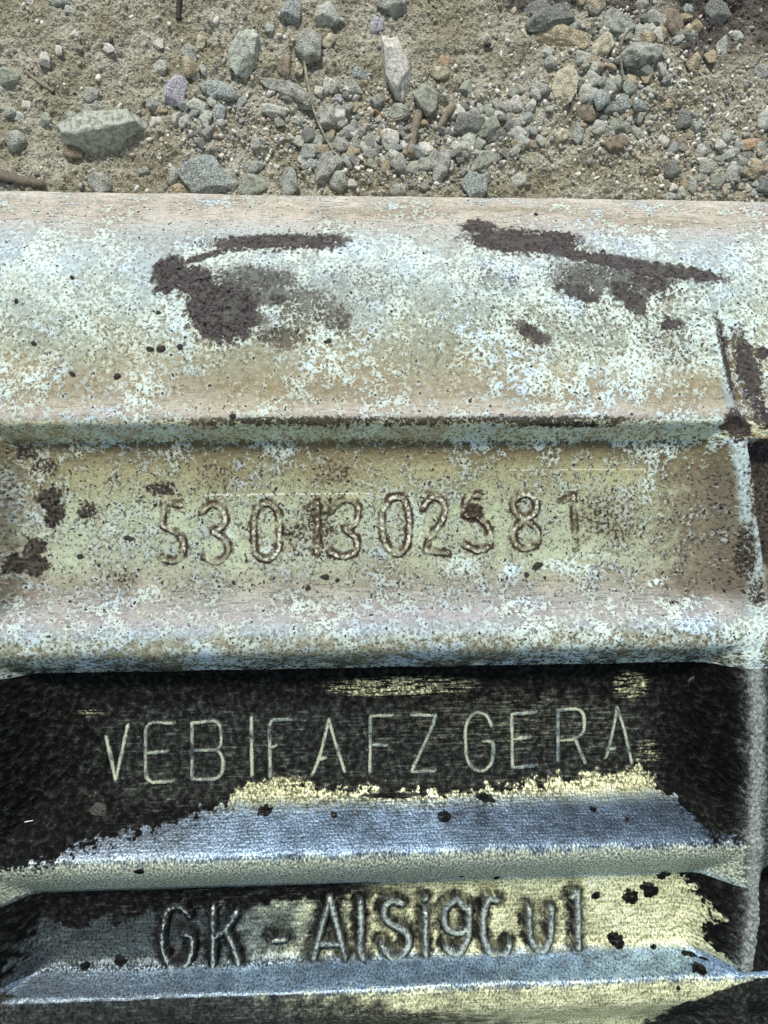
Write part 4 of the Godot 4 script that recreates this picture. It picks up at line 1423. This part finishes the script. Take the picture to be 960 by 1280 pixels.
	for fd in fields:
		for q in fd[2]:
			var px := 0.0
			var py := 400.0
			while py > 244.0 or py < -6.0:
				px = fd[3] + clampf(rng.randfn(0.0, 0.55), -1.3, 1.3) * fd[5]
				py = fd[4] + clampf(rng.randfn(0.0, 0.55), -1.3, 1.3) * fd[6]
			var kind: String = kinds[rng.randi() % kinds.size()]
			var size := rng.randf_range(6.0, 10.5)
			var k := (EYE + GROUND_DEPTH) / EYE
			var pl := place(px, py, GROUND_DEPTH)
			var up := soil_up(pl.x, pl.y)
			var which := rng.randi() % protos.size()
			var key := kind + str(which)
			var o: MeshInstance3D
			if made.has(key):
				o = made[key].duplicate()
				o.name = "pebble"
			else:
				o = MeshInstance3D.new()
				o.name = "pebble"
				o.mesh = (protos[which] as ArrayMesh).duplicate()
				o.mesh.surface_set_material(0, loose_mat(kind))
				made[key] = o
			add_child(o, true)
			o.position = w3(pl.x, pl.y, GROUND_DEPTH - up - size * 0.25)
			o.basis = Basis.from_euler(Vector3(rng.randf_range(-0.4, 0.4), rng.randf() * TAU, rng.randf_range(-0.4, 0.4))).scaled(Vector3.ONE * size * k * U)
			var shade: String = {"grey": "grey", "green": "greenish grey", "blue": "blue-grey", "dark": "dark grey", "pale": "pale", "tan": "tan", "white": "white"}[kind]
			tag(o, ("small " if size < 8.4 else "middling ") + shade + " chip " + beside(px, py), "pebble", fd[1])
	# grit: too small to tell apart
	scatter("grit", protos, 8500, 1.0, 4.6, true)
	scatter("soil_crumbs", protos, 6000, 0.8, 3.0, false)


func beside(px: float, py: float) -> String:
	# where a loose chip lies, told from the nearest thing that is easy to find
	var marks := [[126, 163, "largest pale slab"], [306, 67, "green egg-shaped stone"], [495, 82, "tall white block"], [388, 60, "grey block with the stalk"], [365, 14, "blue-grey stone at the top"], [408, 20, "flaky pale stone at the top"], [362, 115, "long grey wedge"], [275, 114, "flat blue-grey stone"], [258, 220, "rough blue-grey chunk"], [219, 116, "lilac-tinted stone"], [238, 78, "short column of pebbles"], [409, 212, "tilted ovoid stone"], [316, 232, "flat greenish stone"], [593, 232, "speckled stone at the casting"], [690, 24, "dark grey slab"], [707, 107, "tall cream stone"], [753, 60, "cream white block"], [797, 70, "large grey wedge"], [767, 30, "grey slab near the hollow"], [838, 30, "dull brown sunk stone"], [896, 15, "dark rounded corner stone"], [903, 59, "pointed grey chip"], [953, 90, "grey block at the edge"], [867, 78, "beige leaf-shaped chip"], [533, 123, "pale greenish chunk"], [604, 201, "green-grey angular stone"], [553, 205, "pyramid-shaped stone"], [585, 155, "dark flat-topped stone"], [645, 131, "white angular stone"], [700, 170, "cream triangular chip"], [841, 213, "dark cube-like stone"], [944, 212, "beige stone near the edge"], [937, 181, "brown-orange stone"], [770, 180, "brown half-sunk stone"], [733, 120, "pale block of the heap"], [779, 131, "blue-grey block of the heap"], [555, 76, "orange-brown chip"], [10, 97, "grey-green edge stone"], [127, 229, "grey stone by the casting"], [518, 165, "straight grey stick"], [427, 152, "bright white chip"], [23, 178, "dusty grey block"], [854, 150, "dark flat stone"]]
	var best := 1e9
	var found := []
	for m in marks:
		var dist := Vector2(px - m[0], py - m[1]).length()
		if dist < best:
			best = dist
			found = m
	var a := rad_to_deg(atan2(py - found[1], px - found[0]))
	var way: String = ["right of", "lower right of", "below", "lower left of", "left of", "upper left of", "above", "upper right of"][posmod(roundi(a / 45.0), 8)]
	return ("close " if best < 26.0 else "a little " if best < 48.0 else "well ") + way + " the " + found[2]


func loose_mat(kind: String) -> StandardMaterial3D:
	var key := "loose " + kind
	if not stone_mats.has(key):
		var m: StandardMaterial3D = stone_mat(kind).duplicate()
		m.resource_name = key
		m.uv1_scale = Vector3.ONE * 0.45
		m.heightmap_scale = 0.02
		stone_mats[key] = m
	return stone_mats[key]


func scatter(called: String, protos: Array, count: int, lo: float, hi: float, gravel: bool) -> void:
	var mm := MultiMesh.new()
	mm.transform_format = MultiMesh.TRANSFORM_3D
	mm.use_colors = true
	var m: ArrayMesh = rock_mesh(4242, 1, 8, 0.05, Vector3(1, 0.75, 0.85), 0.1, null)
	var mat := StandardMaterial3D.new()
	mat.resource_name = called
	mat.vertex_color_use_as_albedo = true
	mat.roughness = 0.92
	m.surface_set_material(0, mat)
	mm.mesh = m
	mm.instance_count = count
	var tones := [Color(0.29, 0.29, 0.27), Color(0.22, 0.23, 0.23), Color(0.35, 0.36, 0.32), Color(0.5, 0.49, 0.45), Color(0.38, 0.33, 0.25), Color(0.16, 0.15, 0.15), Color(0.62, 0.6, 0.54)]
	var k := (EYE + GROUND_DEPTH) / EYE
	var q := 0
	while q < count:
		var px := rng.randf_range(-130.0, 1090.0)
		var py := rng.randf_range(-120.0, 262.0)
		if gravel:
			# thick in the gravel band, in the heap and on the right, thin on the bare soil
			var dens := 0.05 + 0.95 * exp(-Vector2((px - 500.0) / 150.0, (py - 175.0) / 55.0).length_squared()) + 0.9 * exp(-Vector2((px - 770.0) / 80.0, (py - 90.0) / 80.0).length_squared()) + 0.7 * exp(-Vector2((px - 900.0) / 90.0, (py - 190.0) / 70.0).length_squared()) + 0.45 * exp(-Vector2((px - 280.0) / 70.0, (py - 170.0) / 70.0).length_squared())
			if rng.randf() > dens:
				continue
		var pl := place(px, py, GROUND_DEPTH)
		var size := lerpf(lo, hi, pow(rng.randf(), 2.6)) * k
		var up := soil_up(pl.x, pl.y) + ground_noise[2].get_noise_2d(pl.x, pl.y) * 4.6
		var b := Basis.from_euler(Vector3(rng.randf() * TAU, rng.randf() * TAU, rng.randf() * TAU)) * Basis.from_scale(Vector3(rng.randf_range(0.8, 1.3), rng.randf_range(0.6, 1.0), rng.randf_range(0.7, 1.1)) * size * U)
		mm.set_instance_transform(q, Transform3D(b, w3(pl.x, pl.y, GROUND_DEPTH - up - size * 0.15)))
		var c: Color = tones[rng.randi() % tones.size()] if gravel else Color(0.275, 0.26, 0.19).lerp(Color(0.42, 0.41, 0.345), rng.randf())
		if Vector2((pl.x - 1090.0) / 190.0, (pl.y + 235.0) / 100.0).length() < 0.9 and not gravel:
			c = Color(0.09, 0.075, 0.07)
		mm.set_instance_color(q, c)
		q += 1
	var o := MultiMeshInstance3D.new()
	o.name = called
	o.multimesh = mm
	add_child(o, true)
	tag(o, "fine mixed stone grit strewn over the soil" if gravel else "loose crumbs of tan soil lying on the ground", "grit" if gravel else "soil crumbs")
	o.set_meta("kind", "stuff")


# ==================================================================== twigs, crumbs
func tube(pts: Array, radii: Array, mat: Material, sides := 8, knobs := 0.0, sd := 1) -> ArrayMesh:
	var f := FastNoiseLite.new()
	f.seed = sd
	f.frequency = 0.12
	var pos := PackedVector3Array()
	var nor := PackedVector3Array()
	var idx := PackedInt32Array()
	var n := pts.size()
	for q in n:
		var dir: Vector3 = (pts[mini(q + 1, n - 1)] - pts[maxi(q - 1, 0)]).normalized()
		var side := dir.cross(Vector3.UP).normalized()
		var up := side.cross(dir)
		for e in sides:
			var a := TAU * e / sides
			var o := side * cos(a) + up * sin(a)
			var r: float = radii[q] * (1.0 + knobs * f.get_noise_2d(q * 6.0, e * 5.0))
			pos.append(pts[q] + o * r)
			nor.append(o)
	for q in n - 1:
		for e in sides:
			var a := q * sides + e
			var b := q * sides + (e + 1) % sides
			idx.append_array([a, b, b + sides, a, b + sides, a + sides])
	for cap in [0, n - 1]:
		var c := pos.size()
		pos.append(pts[cap])
		nor.append((pts[0] - pts[1]).normalized() if cap == 0 else (pts[n - 1] - pts[n - 2]).normalized())
		for e in sides:
			var a: int = cap * sides + e
			var b: int = cap * sides + (e + 1) % sides
			idx.append_array([c, b, a] if cap == 0 else [c, a, b])
	# make every face wind as its normals ask
	for q in range(0, idx.size(), 3):
		var fn := (pos[idx[q + 2]] - pos[idx[q]]).cross(pos[idx[q + 1]] - pos[idx[q]])
		if fn.dot(nor[idx[q]] + nor[idx[q + 1]] + nor[idx[q + 2]]) < 0.0:
			var sw := idx[q + 1]
			idx[q + 1] = idx[q + 2]
			idx[q + 2] = sw
	return mesh_of(pos, nor, PackedVector2Array(), idx, mat)


func lay_twig(called: String, seen: Array, lift: Array, r0: float, r1: float, color: Color, label: String, category: String, knobs := 0.3) -> void:
	var mat := StandardMaterial3D.new()
	mat.albedo_color = color.linear_to_srgb()
	mat.albedo_texture = stone_mats["skin"]
	mat.uv1_triplanar = true
	mat.uv1_scale = Vector3(300, 60, 60)
	mat.roughness = 0.9
	var line := []
	for p in seen:
		line.append(Vector2(p[0], p[1]))
	var c := curve_through(line, 3.0)
	var pts := []
	var radii := []
	var k := (EYE + GROUND_DEPTH) / EYE
	for q in c.size():
		var t := q / float(c.size() - 1)
		var l := lerpf(lift[0], lift[1], t)
		var pl := place(c[q].x, c[q].y, GROUND_DEPTH - l)
		pl = place(c[q].x, c[q].y, GROUND_DEPTH - l - soil_up(pl.x, pl.y))
		pts.append(w3(pl.x, pl.y, GROUND_DEPTH - l - soil_up(pl.x, pl.y)))
		radii.append(lerpf(r0, r1, t) * k * U)
	var base: Vector3 = pts[0]
	for q in pts.size():
		pts[q] -= base
	var o := put(called, tube(pts, radii, mat, 8, knobs, int(seen[0][0])), self)
	o.position = base
	tag(o, label, category)


func build_twigs() -> void:
	lay_twig("dry_stalk", [[380, 76], [385, 105], [393, 140], [405, 168], [418, 192]], [14, 12], 1.7, 1.1, Color(0.42, 0.37, 0.29), "long thin dry stalk running down from the grey angular block", "stalk", 0.2)
	lay_twig("stick", [[524, 139], [519, 160], [513, 191]], [9, 7], 5.2, 4.4, Color(0.30, 0.26, 0.20), "soil-grey straight stick lying in the gravel band", "stick", 0.5)
	lay_twig("stick", [[568, 132], [557, 146], [549, 160]], [8, 4], 4.2, 4.6, Color(0.29, 0.255, 0.2), "shorter grey stick piece beside the dark flat-topped stone", "stick", 0.5)
	lay_twig("root", [[-14, 216], [6, 221], [24, 226], [44, 229], [55, 229]], [5, 4], 7.0, 5.5, Color(0.20, 0.165, 0.135), "thick brown-grey root end at the left edge behind the casting", "root", 0.6)
	lay_twig("twig", [[33, 90], [48, 102], [67, 114]], [3, 3], 1.8, 2.4, Color(0.33, 0.29, 0.23), "short brown twig on bare soil below the left grey-green stone", "twig", 0.3)
	lay_twig("twig", [[788, 36], [778, 50], [775, 66], [777, 84], [779, 101]], [20, 16], 1.6, 1.3, Color(0.24, 0.21, 0.17), "thin bent brown twig hanging over the large grey wedge", "twig", 0.3)
	lay_twig("twig", [[483, 152], [500, 149], [516, 141]], [9, 9], 1.2, 0.9, Color(0.26, 0.21, 0.16), "fine brown twig touching the stick's upper end", "twig", 0.3)
	lay_twig("bark_piece", [[224, -8], [224, 8], [223, 24]], [4, 2], 4.0, 3.0, Color(0.05, 0.042, 0.038), "black burnt bark piece at the top edge left of the egg-shaped stone", "bark", 0.9)
	lay_twig("bark_piece", [[128, 60], [134, 55], [140, 48]], [2, 2], 3.6, 2.0, Color(0.10, 0.085, 0.07), "small dark bark flake on bare soil in the upper left", "bark", 0.9)
	lay_twig("bark_piece", [[605, 57], [614, 56]], [2, 2], 2.4, 2.2, Color(0.03, 0.028, 0.026), "small black chip alone on bare soil in the middle", "bark", 0.6)
	lay_twig("leaf_scrap", [[468, 138], [474, 142], [483, 147]], [7, 6], 2.6, 1.4, Color(0.34, 0.22, 0.12), "curled orange-brown leaf scrap in the gravel left of the stick", "leaf", 0.5)


func build_crumbs() -> void:
	var black := StandardMaterial3D.new()
	black.albedo_color = Color(0.035, 0.03, 0.027).linear_to_srgb()
	black.roughness = 0.85
	black.albedo_texture = stone_mats["skin"]
	black.uv1_triplanar = true
	black.uv1_scale = Vector3.ONE * 200.0
	for c in [[90, 347, 4, 3, 30, "on the round edge near its left end, uppermost"], [20, 376, 3, 3, 0, "on the round edge at the left picture border"], [42, 429, 4, 3, 0, "on the round edge, left of all but one"], [90, 467, 5, 3, 20, "on the round edge just above the first rib at left"], [146, 470, 5, 4, -40, "right of another crumb just above the first rib"], [188, 436, 6, 3, 10, "left one of a touching pair below the crust"], [201, 436, 7, 5, -20, "right one of a touching pair below the crust"], [225, 434, 5, 4, 20, "right of the touching pair below the crust"], [198, 391, 4, 3, 0, "left of the big black crust"], [410, 427, 6, 4, 0, "at the lower right end of the speckled patch"], [160, 673, 7, 4, 15, "in the numbered recess left of the first digit"], [100, 695, 4, 4, 0, "in the numbered recess near the left stains"], [406, 721, 6, 4, 10, "below the digits, first of three small ones"], [422, 725, 4, 3, 0, "below the digits, middle of three small ones"], [385, 735, 4, 4, 0, "below the digits, lowest of three small ones"], [672, 707, 8, 5, -25, "below the digit eight beside the chalky patch"], [658, 718, 4, 4, 0, "below the chalky patch, rightmost in the numbered recess"], [291, 520, 5, 3, 0, "on the first rib"], [670, 268, 3, 3, 0, "near the top of the round edge"]]:
		var j := row_seen(c[0], c[1])
		var p := place(c[0], c[1], rd[j] - 1.0)
		var o := put("dirt_crumb", rock_mesh(int(c[0]) + 3, 3, 9, 0.1, Vector3(c[2] * 0.85, 1.5, c[3] * 0.85) * U, 0.6, black), self)
		o.position = w3(p.x, p.y, rd[j] - 1.0)
		o.rotation.y = -deg_to_rad(c[4])
		tag(o, "black dirt crumb " + c[5], "crumb")
	for c in [[125, 1012, 12, 11, "grey", "dull grey pebble stuck in the oil cake left of the lower lettering"], [868, 848, 13, 10, "tan", "oily tan pebble stuck in the black corner of the lettered channel"], [905, 1127, 6, 6, "grey", "small grey pebble in the black corner of the lowest channel"]]:
		var j := row_seen(c[0], c[1])
		var p := place(c[0], c[1], rd[j])
		var o := put("pebble", rock_mesh(int(c[0]), 3, 10, 0.1, Vector3(c[2], 6.0, c[3]) * U, 0.1, stone_mat(c[4]).duplicate()), self)
		o.mesh.surface_get_material(0).albedo_color = o.mesh.surface_get_material(0).albedo_color.darkened(0.55)
		o.position = w3(p.x, p.y, rd[j] - 2.0 - 3.0 * float(c[0] > 800))
		tag(o, c[5], "pebble")
	var pale_fibre := StandardMaterial3D.new()
	pale_fibre.albedo_color = Color(0.75, 0.74, 0.68).linear_to_srgb()
	pale_fibre.roughness = 0.6
	var pts := []
	var radii := []
	for q in 13:
		var t := q / 12.0
		var px := lerpf(5.0, 43.0, t)
		var py := lerpf(1038.0, 1024.0, t) - sin(t * PI) * 2.0
		var j := row_seen(px, py)
		var p := place(px, py, 40.0)
		pts.append(w3(p.x, p.y, 40.0 - 4.0 * t))
		radii.append(lerpf(1.4, 0.5, t) * U)
	var base: Vector3 = pts[0]
	for q in pts.size():
		pts[q] -= base
	var fib := put("straw_fibre", tube(pts, radii, pale_fibre, 6, 0.1, 3), self)
	fib.position = base
	tag(fib, "single pale straw fibre caught in the black oil cake at the left", "straw")
